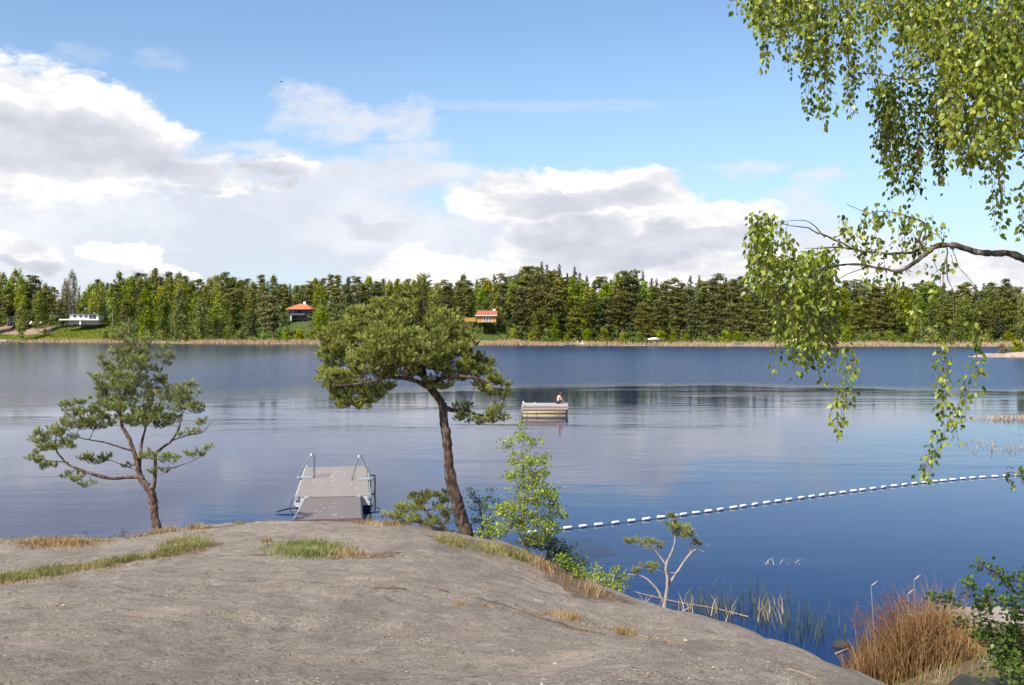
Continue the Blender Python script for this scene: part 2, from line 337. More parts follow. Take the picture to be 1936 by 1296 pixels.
def rockz(x, y, fine=True):
    x = np.asarray(x, float); y = np.asarray(y, float); sh = x.shape; xf, yf = x.ravel(), y.ravel(); out = np.zeros(len(xf))
    for i in range(0, len(xf), 20000):
        r = np.hypot(xf[i:i + 20000, None] - _cp[None, :, 0], yf[i:i + 20000, None] - _cp[None, :, 1])
        out[i:i + 20000] = _tps(r) @ _w[:-3] + _w[-3] + _w[-2] * xf[i:i + 20000] + _w[-1] * yf[i:i + 20000]
    out = out.reshape(sh)
    if fine:
        lv_ = fbm(x, y * 1.6, .35, 4, 31) * 7; out = out + .05 * (np.floor(lv_) + np.clip((lv_ - np.floor(lv_)) * 6, 0, 1)) * .5
        out = out + .085 * fbm(x, y * 1.0, .55, 5, 3) + .018 * fbm(x, y, 4.0, 3, 9)
        jj = seg_dist(x + .12 * fbm(x, y, 2.5, 3, 5), y + .12 * fbm(x, y, 2.5, 3, 7), CRACK)
        out = out - .035 * np.exp(-(jj / .035) ** 2) + .02 * np.clip(1 - jj / .5, 0, 1) * (fbm(x, y, .8, 2, 4) > 0)
        j2 = seg_dist(x + .15 * fbm(x, y, 2.5, 3, 5), y + .15 * fbm(x, y, 2.5, 3, 7), CRACK2)
        out = out - .02 * np.exp(-(j2 / .03) ** 2)
        for q in CRACKS:
            j3 = seg_dist(x + .22 * fbm(x, y, 1.6, 4, 15), y + .22 * fbm(x, y, 1.6, 4, 17), q); out = out - .016 * np.exp(-(j3 / .028) ** 2) * (fbm(x, y, .7, 2, 33) > -.12)
    return out
def ground(px, py, lo=4.0, hi=32.0):
    """first hit of the rock along the sight line of a pixel"""
    Ys = np.linspace(lo, hi, 1200); a = P(px, py, 1.0); X = a[0] * Ys; Z = H + (a[2] - H) * Ys
    z = rockz(X, Ys, False); k = np.argmax(z >= Z)
    if not (z >= Z).any(): k = len(Ys) - 1
    return np.array([X[k], Ys[k], z[k]])
def on_rock(x, y): return np.array([x, y, float(rockz(np.array([x]), np.array([y]))[0])])

def rock_material():
    m_ = bpy.data.materials.new('granite'); m_.use_nodes = True; g = G(m_.node_tree); b = m_.node_tree.nodes['Principled BSDF']
    co = g.n('ShaderNodeTexCoord').outputs['Object']
    big = g.noise(co, .55, 5, .6, .4).outputs['Fac']; mid = g.noise(g.v('MULTIPLY', co, (1, 1.5, 1)), 2.6, 7, .68).outputs['Fac']
    fine = g.noise(co, 26, 6, .75).outputs['Fac']; grain = g.noise(co, 130, 3, .7).outputs['Fac']
    c = g.ramp(mid, [(.28, (.205, .165, .124)), (.42, (.325, .275, .222)), (.56, (.425, .367, .304)), (.74, (.53, .465, .39))])
    c = g.mix(g.mr(big, .38, .68, 0, .75), c, g.mix(fine, (.33, .275, .215), (.49, .42, .335)))
    # dark lichen crust and pale lichen flecks
    lv = g.noise(co, 9.5, 8, .82).outputs['Fac']
    c = g.mix(g.mr(g.noise(g.v('MULTIPLY', co, (1, 2.2, 1)), 4.2, 8, .78, .5).outputs['Fac'], .53, .63, 0, .6), c, (.20, .17, .13))
    c = g.mix(g.mr(lv, .535, .60, 0, .8), c, (.17, .145, .115))
    c = g.mix(g.mr(g.noise(g.v('ADD', co, (7, 3, 1)), 6.0, 8, .8, .6).outputs['Fac'], .56, .62, 0, .75), c, (.50, .49, .45))
    vo = g.voro(g.v('ADD', co, g.v('MULTIPLY', g.noise(co, 30, 3, .6).outputs['Color'], (.05, .05, .05))), 17)
    spot = g.m('MULTIPLY', g.mr(vo.outputs['Distance'], .12, .25, 1, 0), g.mr(g.m('FRACT', g.m('MULTIPLY', g.sep(vo.outputs['Color'])[0], 3.7)), .62, .66))
    c = g.mix(g.m('MULTIPLY', spot, .35), c, (.60, .56, .48))
    vo2 = g.voro(co, 38); sp2 = g.m('MULTIPLY', g.mr(vo2.outputs['Distance'], .15, .3, 1, 0), g.mr(g.sep(vo2.outputs['Color'])[1], .68, .72))
    c = g.mix(g.m('MULTIPLY', sp2, g.mr(mid, .4, .6, .15, .5)), c, (.62, .53, .42))
    vo3 = g.voro(g.v('ADD', co, (5, 5, 5)), 30); sp3 = g.m('MULTIPLY', g.mr(vo3.outputs['Distance'], .2, .36, 1, 0), g.mr(g.sep(vo3.outputs['Color'])[2], .72, .76))
    c = g.mix(g.m('MULTIPLY', sp3, .8), c, (.07, .062, .055))
    c = g.mix(g.mr(fine, .3, .7, .5, 0), c, (.19, .165, .14))
    gr2 = g.noise(co, 60, 5, .8).outputs['Fac']
    c = g.mix(1.0, c, g.mix(grain, (.66, .65, .64), (1.22, 1.21, 1.20)), 'MULTIPLY')
    c = g.mix(g.mr(gr2, .53, .62, 0, .7), c, (.12, .098, .078)); c = g.mix(g.mr(gr2, .46, .38, 0, .65), c, (.58, .50, .41))
    c = g.mix(1.0, c, (.95, .91, .865), 'MULTIPLY')
    # bare pinkish patches, soil and rust where grass, needles and dirt collect ('soil' attribute)
    c = g.mix(g.mr(g.noise(g.v('ADD', co, (20, 9, 4)), .8, 5, .65).outputs['Fac'], .60, .68, 0, .5), c, (.45, .33, .27))
    so = g.n('ShaderNodeAttribute', attribute_name='soil').outputs['Fac']
    sf = g.mr(g.m('ADD', so, g.m('MULTIPLY', g.m('SUBTRACT', g.noise(co, 7, 6, .75).outputs['Fac'], .5), 1.2)), .42, .58)
    c = g.mix(sf, c, g.ramp(g.noise(co, 22, 5, .7).outputs['Fac'], [(.3, (.07, .045, .028)), (.5, (.17, .105, .06)), (.7, (.33, .24, .15))]))
    lc = g.voro(g.v('ADD', co, g.v('MULTIPLY', g.noise(co, 7, 4, .7).outputs['Color'], (.16, .16, .16))), 2.6); lm = g.m('MULTIPLY', g.mr(lc.outputs['Distance'], .16, .24, 1, 0), g.mr(g.sep(lc.outputs['Color'])[0], .62, .66)); lm = g.m('MULTIPLY', lm, g.mr(g.noise(co, 18, 4, .7).outputs['Fac'], .4, .55, .3, 1))
    c = g.mix(g.m('MULTIPLY', lm, .42), c, (.46, .46, .40))
    st = g.noise(g.v('MULTIPLY', g.v('ADD', co, g.v('MULTIPLY', g.noise(co, 1.5, 3, .6).outputs['Color'], (.6, .6, 0))), (1.3, .35, 1)), 1.0, 5, .6).outputs['Fac']
    c = g.mix(g.mr(st, .50, .64, 0, .42), c, (.14, .122, .105))
    # wet, dark waterline
    z = g.sep(co)[2]
    c = g.mix(g.mr(g.m('ADD', z, g.m('MULTIPLY', mid, .3)), .22, .5, .85, 0), c, (.025, .022, .018))
    g.put(b.inputs['Base Color'], c); b.inputs['Roughness'].default_value = .88; b.inputs['Specular IOR Level'].default_value = .25
    hgt = g.m('ADD', g.m('MULTIPLY', mid, .6), g.m('ADD', g.m('MULTIPLY', fine, .25), g.m('ADD', g.m('MULTIPLY', grain, .08), g.m('MULTIPLY', lv, .3))))
    bn = g.n('ShaderNodeBump'); g.put(bn.inputs['Height'], hgt); bn.inputs['Strength'].default_value = 1; bn.inputs['Distance'].default_value = .075
    g.put(b.inputs['Normal'], bn.outputs[0]); return m_
ROCK = rock_material()
# soil patches: polylines / blobs on the rock in photo pixels -> ground points
GR = {}
def gp(px, py, lo=4.0): return ground(px, py, lo)
STRIP = np.array([gp(*q)[:2] for q in ((-60, 1112), (40, 1098), (130, 1082), (220, 1066), (290, 1052), (340, 1040), (395, 1028))])
SOIL = [(STRIP, .32), (np.array([gp(*q)[:2] for q in ((840, 1024), (900, 1034), (960, 1048), (1010, 1062))]), .45),
        (np.array([gp(*q)[:2] for q in ((1000, 1062), (1050, 1082), (1090, 1106), (1140, 1128))]), .55), (CRACK[:5], .09),
        (np.array([gp(530, 1040)[:2], gp(640, 1042)[:2], gp(700, 1046)[:2]]), .55), (np.array([gp(50, 1026)[:2], gp(150, 1026)[:2], gp(215, 1025)[:2]]), .55),
        (np.array([gp(250, 1012)[:2], gp(330, 1000)[:2], gp(440, 992)[:2]]), .45), (np.array([gp(760, 1000)[:2], gp(900, 1008)[:2]]), .8), (np.array([(-1, 27.2), (2.2, 23.2), (4, 18)]), .5), (CRACK2[1:3], .05), (CRACK2[3:], .07)]
def build_rock():
    xs = np.unique(np.concatenate([np.arange(-18, -9, .12), np.arange(-9, 7, .055), np.arange(7, 14, .12)])); ys = np.unique(np.concatenate([np.arange(-6, 4, .25), np.arange(4, 14, .05), np.arange(14, 31, .085)]))
    X, Y = np.meshgrid(xs, ys); Z = rockz(X, Y)
    V = np.stack([X, Y, Z], 2).reshape(-1, 3); nx, ny = len(xs), len(ys)
    i = (np.arange(ny - 1)[:, None] * nx + np.arange(nx - 1)[None]).ravel()
    Fc = np.stack([i, i + 1, i + nx + 1, i + nx], 1)
    Fc = Fc[(Z.ravel()[Fc].max(1) > -1.3)]
    me = mesh('rock_ground', V, Fc, ROCK, smooth=True)
    so = np.zeros(X.shape)
    for pl, r in SOIL: so = np.maximum(so, np.clip(1.25 - seg_dist(X, Y, pl) / r, 0, 1))
    right = np.clip((X - 5.3) / .8, 0, 1) * np.clip((Z + .3) / .5, 0, 1); so = np.maximum(so, right)
    a = me.attributes.new('soil', 'FLOAT', 'POINT'); a.data.foreach_set('value', so.ravel().astype(np.float32))
    o = link('rock_ground', me); tag(o, kind='structure')
build_rock()

# ------------------------------------------------------------------ water
def water_material():
    m_ = bpy.data.materials.new('lake_water'); m_.use_nodes = True; t = m_.node_tree; g = G(t); b = t.nodes['Principled BSDF']
    co = g.n('ShaderNodeTexCoord').outputs['Object']; x, y, z = g.sep(co)
    # where the breeze ruffles the surface: beyond an irregular line, and in long cat's-paws
    wob = g.noise(g.v('MULTIPLY', co, (1, 1, 0)), .03, 4, .6).outputs['Fac']
    line = g.m('ADD', g.m('MULTIPLY', g.m('MULTIPLY', g.m('SUBTRACT', x, 15), g.m('SUBTRACT', x, 15)), -.0045), 118)
    far = g.mr(g.m('SUBTRACT', g.m('ADD', y, g.m('MULTIPLY', g.m('SUBTRACT', wob, .5), 26)), line), g.mr(x, -60, 20, -42, -8), g.mr(x, -60, 20, 42, 8))
    streak = g.mr(g.noise(g.v('MULTIPLY', co, (.35, 1, 0)), .06, 4, .55, .3).outputs['Fac'], .46, .66)
    calm_k = g.m('ADD', .25, g.m('MULTIPLY', streak, .75))
    near = g.mr(y, 20, 60, 0.35, 1.0)
    w1 = g.noise(g.v('MULTIPLY', co, (.55, 1.25, 0)), 1.5, 4, .55, .4).outputs['Fac']
    w2 = g.noise(g.v('MULTIPLY', co, (.7, 1.3, 0)), 6.5, 3, .55).outputs['Fac']
    w0 = g.noise(g.v('MULTIPLY', co, (.4, 1.3, 0)), .34, 3, .5, .3).outputs['Fac']
    hcalm = g.m('MULTIPLY', g.m('MULTIPLY', g.m('ADD', g.m('MULTIPLY', w0, .036), g.m('ADD', g.m('MULTIPLY', w1, .016), g.m('MULTIPLY', w2, .0018))), calm_k), near)
    hfar = g.m('ADD', g.m('MULTIPLY', w1, .20), g.m('ADD', g.m('MULTIPLY', w2, .05), g.m('MULTIPLY', w0, .14)))
    hfar = g.m('MULTIPLY', hfar, g.mr(x, -75, 0, .16, 1.0))
    hgt = g.m('ADD', g.m('MULTIPLY', hcalm, g.m('SUBTRACT', 1.0, far)), g.m('MULTIPLY', hfar, far))
    bn = g.n('ShaderNodeBump'); g.put(bn.inputs['Height'], hgt); bn.inputs['Strength'].default_value = 1; bn.inputs['Distance'].default_value = 1.0
    g.put(b.inputs['Normal'], bn.outputs[0])
    g.put(b.inputs['Base Color'], (.001, .017, .075)); b.inputs['Specular Tint'].default_value = (.62, .76, .94, 1)
    g.put(b.inputs['Roughness'], g.m('MULTIPLY', g.mr(far, 0, 1, .035, .20), g.mr(x, -75, 0, .6, 1.0))); g.put(b.inputs['IOR'], g.mr(far, 0, 1, 1.19, 1.36))
    return m_
WATER = water_material()
_w = _w
me = mesh('lake_water', [(-2500, -60, 0), (2500, -60, 0), (2500, 3000, 0), (-2500, 3000, 0)], [(0, 1, 2, 3)], WATER)
tag(link('lake_water', me), kind='structure')
# ------------------------------------------------------------------ far shore
def shoreY(X):
    """distance of the far waterline at lateral position X (metres)"""
    X = np.asarray(X, float)
    return np.interp(X, [-420, -260, -130, -60, 0, 90, 190, 300, 420], [560, 530, 468, 432, 412, 388, 384, 380, 372]) + 2.5 * np.sin(X * .05) + 1.5 * np.sin(X * .13 + 1)
def hillz(X, Y):
    X = np.asarray(X, float); d = np.asarray(Y, float) - shoreY(X)
    s1 = np.clip(d / 14, -1, 1); k = np.clip((d - 12) / 52, 0, 1); k = k * k * (3 - 2 * k)
    lift = np.interp(X, [-300, -180, -100, -40, 0, 60, 120, 300], [10, 10, 11.5, 10.5, 9, 5.5, 5, 6])
    back = np.interp(X, [-300, -100, 0, 40, 120, 300], [7, 10, 12, 13, 9, 9]) * np.clip((d - 60) / 110, 0, 1)
    return s1 * .7 + lift * k + back + .4 * fbm(X, Y, .06, 3, 8) * np.clip(d / 10, 0, 1)
def hill_material():
    m_ = bpy.data.materials.new('forest_ground'); m_.use_nodes = True; g = G(m_.node_tree); b = m_.node_tree.nodes['Principled BSDF']
    co = g.n('ShaderNodeTexCoord').outputs['Object']
    n1 = g.noise(co, .08, 5, .65).outputs['Fac']; n2 = g.noise(co, .6, 5, .7).outputs['Fac']
    c = g.ramp(n2, [(.3, (.028, .045, .012)), (.5, (.07, .105, .022)), (.7, (.12, .14, .035))])
    c = g.mix(g.mr(n1, .5, .62, 0, .8), c, (.12, .095, .055))
    e = g.n('ShaderNodeAttribute', attribute_name='soil').outputs['Fac']
    c = g.mix(g.mr(g.m('ADD', e, g.m('MULTIPLY', g.m('SUBTRACT', n2, .5), .8)), .4, .6), c, (.30, .215, .15))
    s_ = g.n('ShaderNodeAttribute', attribute_name='sand').outputs['Fac']
    c = g.mix(s_, c, g.mix(n2, (.40, .29, .19), (.50, .40, .28)))
    g.put(b.inputs['Base Color'], c); b.inputs['Roughness'].default_value = .95; b.inputs['Specular IOR Level'].default_value = .1
    return m_
def build_hill():
    xs = np.arange(-420, 421, 3.0); ds = np.concatenate([np.arange(-6, 14, 1.0), np.arange(14, 80, 2.5), np.arange(80, 420, 10)])
    X, D = np.meshgrid(xs, ds); Y = shoreY(X) + D; Z = hillz(X, Y)
    V = np.stack([X, Y, Z], 2).reshape(-1, 3); nx, ny = X.shape[1], X.shape[0]
    i = (np.arange(ny - 1)[:, None] * nx + np.arange(nx - 1)[None]).ravel()
    me = mesh('hillside', V, np.stack([i, i + 1, i + nx + 1, i + nx], 1), hill_material(), smooth=True)
    px = CX + X / Y * F
    py = HOR + (H - Z) / Y * F
    soil = np.clip(1.3 - np.abs((px - 40) / 75), 0, 1) * np.clip(1.4 - np.abs((D - 42) / 12), 0, 1)
    soil = np.maximum(soil, np.clip(1.2 - np.abs((px - 915) / 36), 0, 1) * np.clip(1.3 - np.abs(D - 17) / 9, 0, 1) * .8)
    soil = np.maximum(soil, np.clip(1.2 - np.abs((px - 1180) / 14), 0, 1) * np.clip(1.3 - np.abs(D - 22) / 9, 0, 1))
    a = me.attributes.new('soil', 'FLOAT', 'POINT'); a.data.foreach_set('value', soil.ravel().astype(np.float32))
    a = me.attributes.new('sand', 'FLOAT', 'POINT'); a.data.foreach_set('value', np.clip(1.2 - np.abs(D + 0) / 9, 0, 1).ravel().astype(np.float32))
    tag(link('hillside', me), kind='structure')
build_hill()

# --- houses (each has its sight window kept free of trees)
WHITE = mat('white_paint', (.80, .79, .76), .6, var=.03, scale=.6)
GLASSD = mat('window_glass', (.02, .025, .03), .08, var=.02, spec=1.0)
DARKR = mat('dark_roof', (.05, .052, .06), .8, var=.1)
CONC = mat('concrete', (.42, .40, .37), .9, var=.08)
OCHRE = mat('ochre_boards', (.55, .30, .07), .8, var=.06, stretch=(1, 1, .1), scale=3)
REDT = mat('red_tiles', (.38, .12, .075), .85, var=.12, scale=2)
ORT = mat('orange_tiles', (.62, .17, .075), .85, var=.1, scale=2)
GREYW = mat('grey_boards', (.10, .105, .115), .8, var=.1)
PINKB = mat('pink_brick', (.36, .21, .17), .9, var=.1, scale=1)
WOODL = mat('pale_timber', (.45, .33, .21), .85, var=.1)
def far_pt(px, py_base, D):
    """spot on the hillside under px, D metres behind the waterline"""
    a = P(px, HOR, 1.0)[0]; Y = 430.0
    for _ in range(12): Y = float(shoreY(a * Y)) + D
    return np.array([a * Y, Y, float(hillz(a * Y, Y))])
def px_of(p): return CX + p[0] / p[1] * F, HOR + (H - p[2]) / p[1] * F
def windows(root, spots, w, h, y, z, frame=WHITE, door=False):
    for x in spots:
        f = MB(); f.box((x, y - .06, z), (w + .3, .12, h + .3)); fo = f.build('door' if door else 'window', frame, root)
        f = MB(); f.box((x, y - .13, z), (w, .06, h)); f.build('pane', GLASSD, fo)
HB = []
def white_house():
    p = far_pt(155, 606, 38); k = F / p[1]; z0 = H - (608 - HOR) / k; c = p[1]
    r = empty('white_house', (p[0], p[1], z0), 'low white flat-roofed bungalow with a wide terrace on the grassy slope', 'house')
    def X(px): return (px - 155) / k
    b = MB(); b.box(((X(132) + X(186)) / 2, 4, 2.6), (X(186) - X(132), 8, 2.6)); b.build('wall', WHITE, r)
    rf = MB(); rf.box(((X(130) + X(187)) / 2 , 3.6, 4.08), (X(187) - X(130) + 1, 9.6, .34)); ro = rf.build('roof', DARKR, r)
    ch = MB(); ch.box((X(172), 5, 4.6), (1.0, .8, .8)); ch.build('chimney', CONC, ro)
    t = MB(); t.box(((X(118) + X(192)) / 2, -2.2, .95), (X(192) - X(118), 3.6, .7)); t.build('terrace', WHITE, r)
    t = MB(); t.box(((X(153) + X(160)) / 2, -3.0, -.6), (.9, .8, 2.6)); t.build('pillar', WHITE, r)
    t = MB(); t.box(((X(132) + X(190)) / 2, 0.0, -.6), (X(190) - X(132), 3.6, 2.4)); t.build('basement', CONC, r)
    windows(r, [X(142), X(153), X(163)], 1.5, 1.3, 0, 2.7)
    windows(r, [X(172), X(179)], 1.5, 2.0, 0, 2.4, DARKR, True)
    HB.append((112, 196, 585, 616, p[1]))
def orange_house():
    p = far_pt(564, 604, 52); k = F / p[1]; z0 = H - (606 - HOR) / k
    r = empty('hip_roofed_house', (p[0], p[1], z0), 'two-storey dark grey house with a bright orange hipped roof among the pines', 'house')
    def X(px): return (px - 564) / k
    w = X(584) - X(548)
    b = MB(); b.box((.5, 4, 2.8), (w, 8, 5.6)); b.build('wall', GREYW, r)
    x0, x1 = X(541), X(590); m_ = .5 * (x0 + x1) + .6; zz = 5.75
    V = [(x0, -2, zz), (x1, -2, zz), (x1, 10, zz), (x0, 10, zz), (m_ - 1.2, 4, zz + 2.7), (m_ + 2.2, 4, zz + 2.7), (x0, -2, zz - .25), (x1, -2, zz - .25), (x1, 10, zz - .25), (x0, 10, zz - .25)]
    b = MB(); b.add(V, [(0, 1, 5, 4), (1, 2, 5), (2, 3, 4, 5), (3, 0, 4), (6, 7, 1, 0), (7, 8, 2, 1), (8, 9, 3, 2), (9, 6, 0, 3), (9, 8, 7, 6)]); ro = b.build('roof', ORT, r)
    c = MB(); c.box((m_ + 1.4, 4, zz + 3.1), (1.2, 1.0, 1.4)); c.build('chimney', WHITE, ro)
    c = MB(); c.box((X(560), -1.2, 3.0), (X(580) - X(544), 2.4, .9)); c.build('balcony', GREYW, r)
    c = MB(); c.box((X(552), -2.0, 1.1), (.5, .4, 2.8)); c.build('pillar', WHITE, r)
    windows(r, [X(555), X(566)], 2.0, 1.4, 0, 4.4, GREYW); windows(r, [X(557)], 2.0, 1.9, 0, 1.1, GREYW, True)
    HB.append((538, 592, 566, 609, p[1]))
def yellow_cottage():
    p = far_pt(918, 606, 30); k = F / p[1]; z0 = H - (609 - HOR) / k
    r = empty('yellow_cottage', (p[0], p[1], z0), 'small ochre-yellow cottage with a red tiled roof and white glazed doors', 'cottage')
    def X(px): return (px - 918) / k
    x0, x1 = X(902), X(938)
    b = MB(); b.box(((x0 + x1) / 2, 3, 1.35), (x1 - x0, 6, 3.1)); b.build('wall', OCHRE, r)
    a0, a1 = X(899), X(940); z = 2.9
    b = MB(); b.add([(a0, -1, z), (a1, -1, z), (a1, 3.2, z + 2.2), (a0 + .8, 3.2, z + 2.2), (a1, 7.4, z), (a0, 7.4, z), (a0, -1, z - .22), (a1, -1, z - .22), (a1, 7.4, z - .22), (a0, 7.4, z - .22)],
        [(0, 1, 2, 3), (3, 2, 4, 5), (0, 3, 5), (1, 4, 2), (6, 7, 1, 0), (9, 6, 0, 5), (8, 9, 5, 4), (7, 8, 4, 1), (9, 8, 7, 6)]); ro = b.build('roof', REDT, r)
    c = MB(); c.box((X(934), 3.2, z + 2.5), (1.1, .8, .9)); c.build('chimney', WHITE, ro)
    c = MB(); c.box(((a0 + a1) / 2, -1.08, z - .12), (a1 - a0, .12, .3)); c.build('fascia', WHITE, ro)
    windows(r, [X(916), X(921), X(926)], .75, 1.9, 0, 1.2, WHITE, True)
    c = MB(); c.box((X(921), -1.4, .5), (X(930) - X(913), .1, .12)); c.box((X(913), -1.4, .2), (.1, .1, .8)); c.box((X(930), -1.4, .2), (.1, .1, .8)); c.build('railing', WHITE, r)
    q = P(890, 606, p[1] + 3); f = empty('board_fence', q, 'ochre-yellow board fence beside the yellow cottage', 'fence')
    for i in range(9):
        c = MB(); c.box((-2.9 + i * .62, 0, .3), (.5, .1, 1.7)); c.build('board', OCHRE, f)
    HB.append((884, 940, 580, 640, p[1]))
def unfinished_house():
    p = far_pt(40, 614, 44); k = F / p[1]; z0 = H - (617 - HOR) / k
    r = empty('unfinished_house', (p[0], p[1], z0), 'half-built house with a steep dark roof and pink brick ground floor at far left', 'house')
    def X(px): return (px - 40) / k
    x0, x1 = X(15), X(54)
    b = MB(); b.box(((x0 + x1) / 2, 4, 1.4), (x1 - x0, 8, 2.9)); b.build('ground_floor', PINKB, r)
    b = MB(); b.box(((x0 + x1) / 2, 4, 4.3), (x1 - x0 - .6, 7.6, 3.0)); b.build('upper_floor', GREYW, r)
    a0, a1, pk = X(12), X(66), X(29)
    b = MB(); b.add([(a0, -1, 5.7), (pk, -1, 9.8), (a1, -1, 5.2), (a0, 9, 5.7), (pk, 9, 9.8), (a1, 9, 5.2), (a0, -1, 5.4), (pk, -1, 9.4), (a1, -1, 4.9), (a0, 9, 5.4), (pk, 9, 9.4), (a1, 9, 4.9)],
        [(0, 3, 4, 1), (1, 4, 5, 2), (6, 7, 10, 9), (7, 8, 11, 10), (0, 1, 7, 6), (1, 2, 8, 7), (4, 3, 9, 10), (5, 4, 10, 11), (3, 0, 6, 9), (2, 5, 11, 8)]); b.build('roof', DARKR, r)
    for px in (16, 19): b = MB(); b.box((X(px), -.9, 3.6), (.25, .25, 4)); b.build('post', WHITE, r)
    windows(r, [X(24), X(28)], 1.2, 1.6, 0, 4.4); windows(r, [X(22), X(27)], 1.2, 2.2, 0, 1.3)
    q = P(68, 613, p[1] - 4); h = empty('brick_heap', q, 'heap of pink bricks and rubble beside the half-built house', 'rubble heap')
    for i in range(26):
        c = MB(); s_ = RNG.uniform(.5, 1.3); c.box((RNG.normal(0, 3.3), RNG.uniform(-1, 1), RNG.uniform(-.2, 1.1) ), (s_ * 1.5, s_, s_), R=frames(rand_unit(1), np.array([RNG.uniform(0, 6)]))[0]); c.build('brick', PINKB if i % 4 else WHITE, h)
    q = P(105, 596, p[1] + 4); h = empty('shed', q, 'small dark shed left of the white bungalow', 'shed')
    c = MB(); c.box((0, 1.5, 0), (3.2, 3, 2.2)); c.build('wall', GREYW, h); c = MB(); c.box((0, 1.3, 1.25), (4, 4, .25)); c.build('roof', CONC, h)
    HB.append((8, 24, 580, 604, p[1]))
white_house(); orange_house(); yellow_cottage(); unfinished_house()

# --- trees of the far shore
def tri_cloud(pts, nrm, size, rng, flat=0.0):
    """one ragged triangle per point"""
    n = len(pts); R = frames(unit(nrm + rng.normal(size=(n, 3)) * .55), rng.uniform(0, 6.28, n))
    tv = np.array([(-.5, 0, -.35), (.55, 0, -.3), (.02, .05, .6)])
    return scatter(tv, np.array([[0, 1, 2]]), R, size, pts)
FPINE = leaf_mat('far_pine_needles', (.075, .085, .018), (.225, .21, .06), .24, .7, (.02, .2, .25), (1.2, 1.2, .6), .1)
FSPRU = leaf_mat('far_spruce_needles', (.030, .048, .016), (.10, .125, .038), .16, .7, (.02, .2, .25), (1.2, 1.2, .6), .1)
FBIRC = leaf_mat('far_birch_leaves', (.125, .160, .018), (.34, .36, .06), .34, .6, (.03, .22, .25), (1.3, 1.3, .5), .15)
FBARE = leaf_mat('far_bare_twigs', (.12, .10, .05), (.30, .25, .16), .15, .8, (.01, .1, .1), (1.1, 1.1, .8), .1)
PBARK = bark_mat('pine_bark', [(.2, (.05, .028, .018)), (.5, (.17, .095, .062)), (.8, (.27, .16, .11))])
FPBARK = mat('far_pine_bark', (.24, .15, .10), .9, var=.15, scale=.6)
FBBARK = mat('far_birch_bark', (.62, .60, .56), .8, var=.12, scale=.8, col2=(.12, .11, .10))
def pine_crown(seed, Hh, base=.22, wid=3.1, top='round'):
    rng = np.random.default_rng(seed); pts = []; nr = []; sz = []; ti = []
    npads = 46
    for i in range(npads):
        t = (i + rng.uniform(0, .8)) / npads; z = Hh * (base + (1 - base) * t)
        prof = (sin(min(1, (t * 1.25 + .12)) * pi * .62) ** .8) if top == 'round' else (1 - t) ** .7 * 1.05 + .08
        if t > .88 and top == 'round': prof *= .65
        a = rng.uniform(0, 6.28); rr = wid * prof * rng.uniform(.2, .95); R_ = rng.uniform(.8, 1.7) * (.75 + .45 * prof)
        c = np.array([cos(a) * rr, sin(a) * rr, z - .12 * rr]); n = int(52 * (R_ / 1.2) ** 1.5)
        q = rng.normal(size=(n, 3)) * (R_ * .50, R_ * .50, R_ * .15); q[:, 2] += .12 * (R_ - np.hypot(q[:, 0], q[:, 1]))
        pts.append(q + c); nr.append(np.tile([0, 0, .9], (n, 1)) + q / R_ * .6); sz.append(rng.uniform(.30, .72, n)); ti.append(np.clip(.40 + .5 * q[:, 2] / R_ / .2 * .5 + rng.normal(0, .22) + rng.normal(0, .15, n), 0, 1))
    pts, nr, sz, ti = map(np.concatenate, (pts, nr, sz, ti))
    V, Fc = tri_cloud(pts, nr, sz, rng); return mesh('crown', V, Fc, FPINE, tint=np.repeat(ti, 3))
def spruce_crown(seed, Hh):
    rng = np.random.default_rng(seed); pts = []; nr = []; sz = []; ti = []
    nl = int(Hh * 3.2)
    for i in range(nl):
        t = (i + .5) / nl; z = Hh * (.08 + .92 * t); r = (1 - t) ** .78 * 3.1 + .22
        k = max(3, int(5 * (1 - t) + 2))
        for j in range(k):
            a = rng.uniform(0, 6.28); rr = r * rng.uniform(.75, 1.1); n = max(4, int(rr * 9)); u = rng.uniform(.1, 1, n)
            q = np.stack([cos(a) * rr * u, sin(a) * rr * u, z - .38 * rr * u + .10 * rr * u * u], 1) + rng.normal(size=(n, 3)) * (.15, .15, .08)
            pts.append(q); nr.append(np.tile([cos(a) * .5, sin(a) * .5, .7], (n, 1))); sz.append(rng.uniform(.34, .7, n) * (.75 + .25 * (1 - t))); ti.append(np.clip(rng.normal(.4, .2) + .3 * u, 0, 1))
    pts, nr, sz, ti = map(np.concatenate, (pts, nr, sz, ti))
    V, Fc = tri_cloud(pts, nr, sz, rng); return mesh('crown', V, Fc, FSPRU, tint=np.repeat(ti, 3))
def birch_crown(seed, Hh, wid=2.7, base=.15, m_=None, n0=1.0, bare=False):
    rng = np.random.default_rng(seed); pts = []; nr = []; sz = []; ti = []
    for i in range(int(48 * n0)):
        t = rng.uniform(0, 1) ** .9; z = Hh * (base + (1 - base) * t); prof = sin(min(1, t * .82 + .16) * pi) ** .65 if t < .9 else .35
        a = rng.uniform(0, 6.28); rr = wid * prof * sqrt(rng.uniform(.03, 1)) * .85; R_ = rng.uniform(.7, 1.35) * (.65 + .5 * prof); n = int(52 * R_)
        q = rng.normal(size=(n, 3)) * (R_ * .42, R_ * .42, R_ * .62)
        if bare: q *= (.5, .5, 1.3)
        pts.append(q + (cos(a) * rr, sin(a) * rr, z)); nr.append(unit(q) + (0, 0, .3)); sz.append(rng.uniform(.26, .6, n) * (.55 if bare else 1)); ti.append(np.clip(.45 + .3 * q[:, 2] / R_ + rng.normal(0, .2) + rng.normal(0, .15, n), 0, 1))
    pts, nr, sz, ti = map(np.concatenate, (pts, nr, sz, ti))
    V, Fc = tri_cloud(pts, nr, sz, rng); return mesh('crown', V, Fc, m_ or FBIRC, tint=np.repeat(ti, 3))
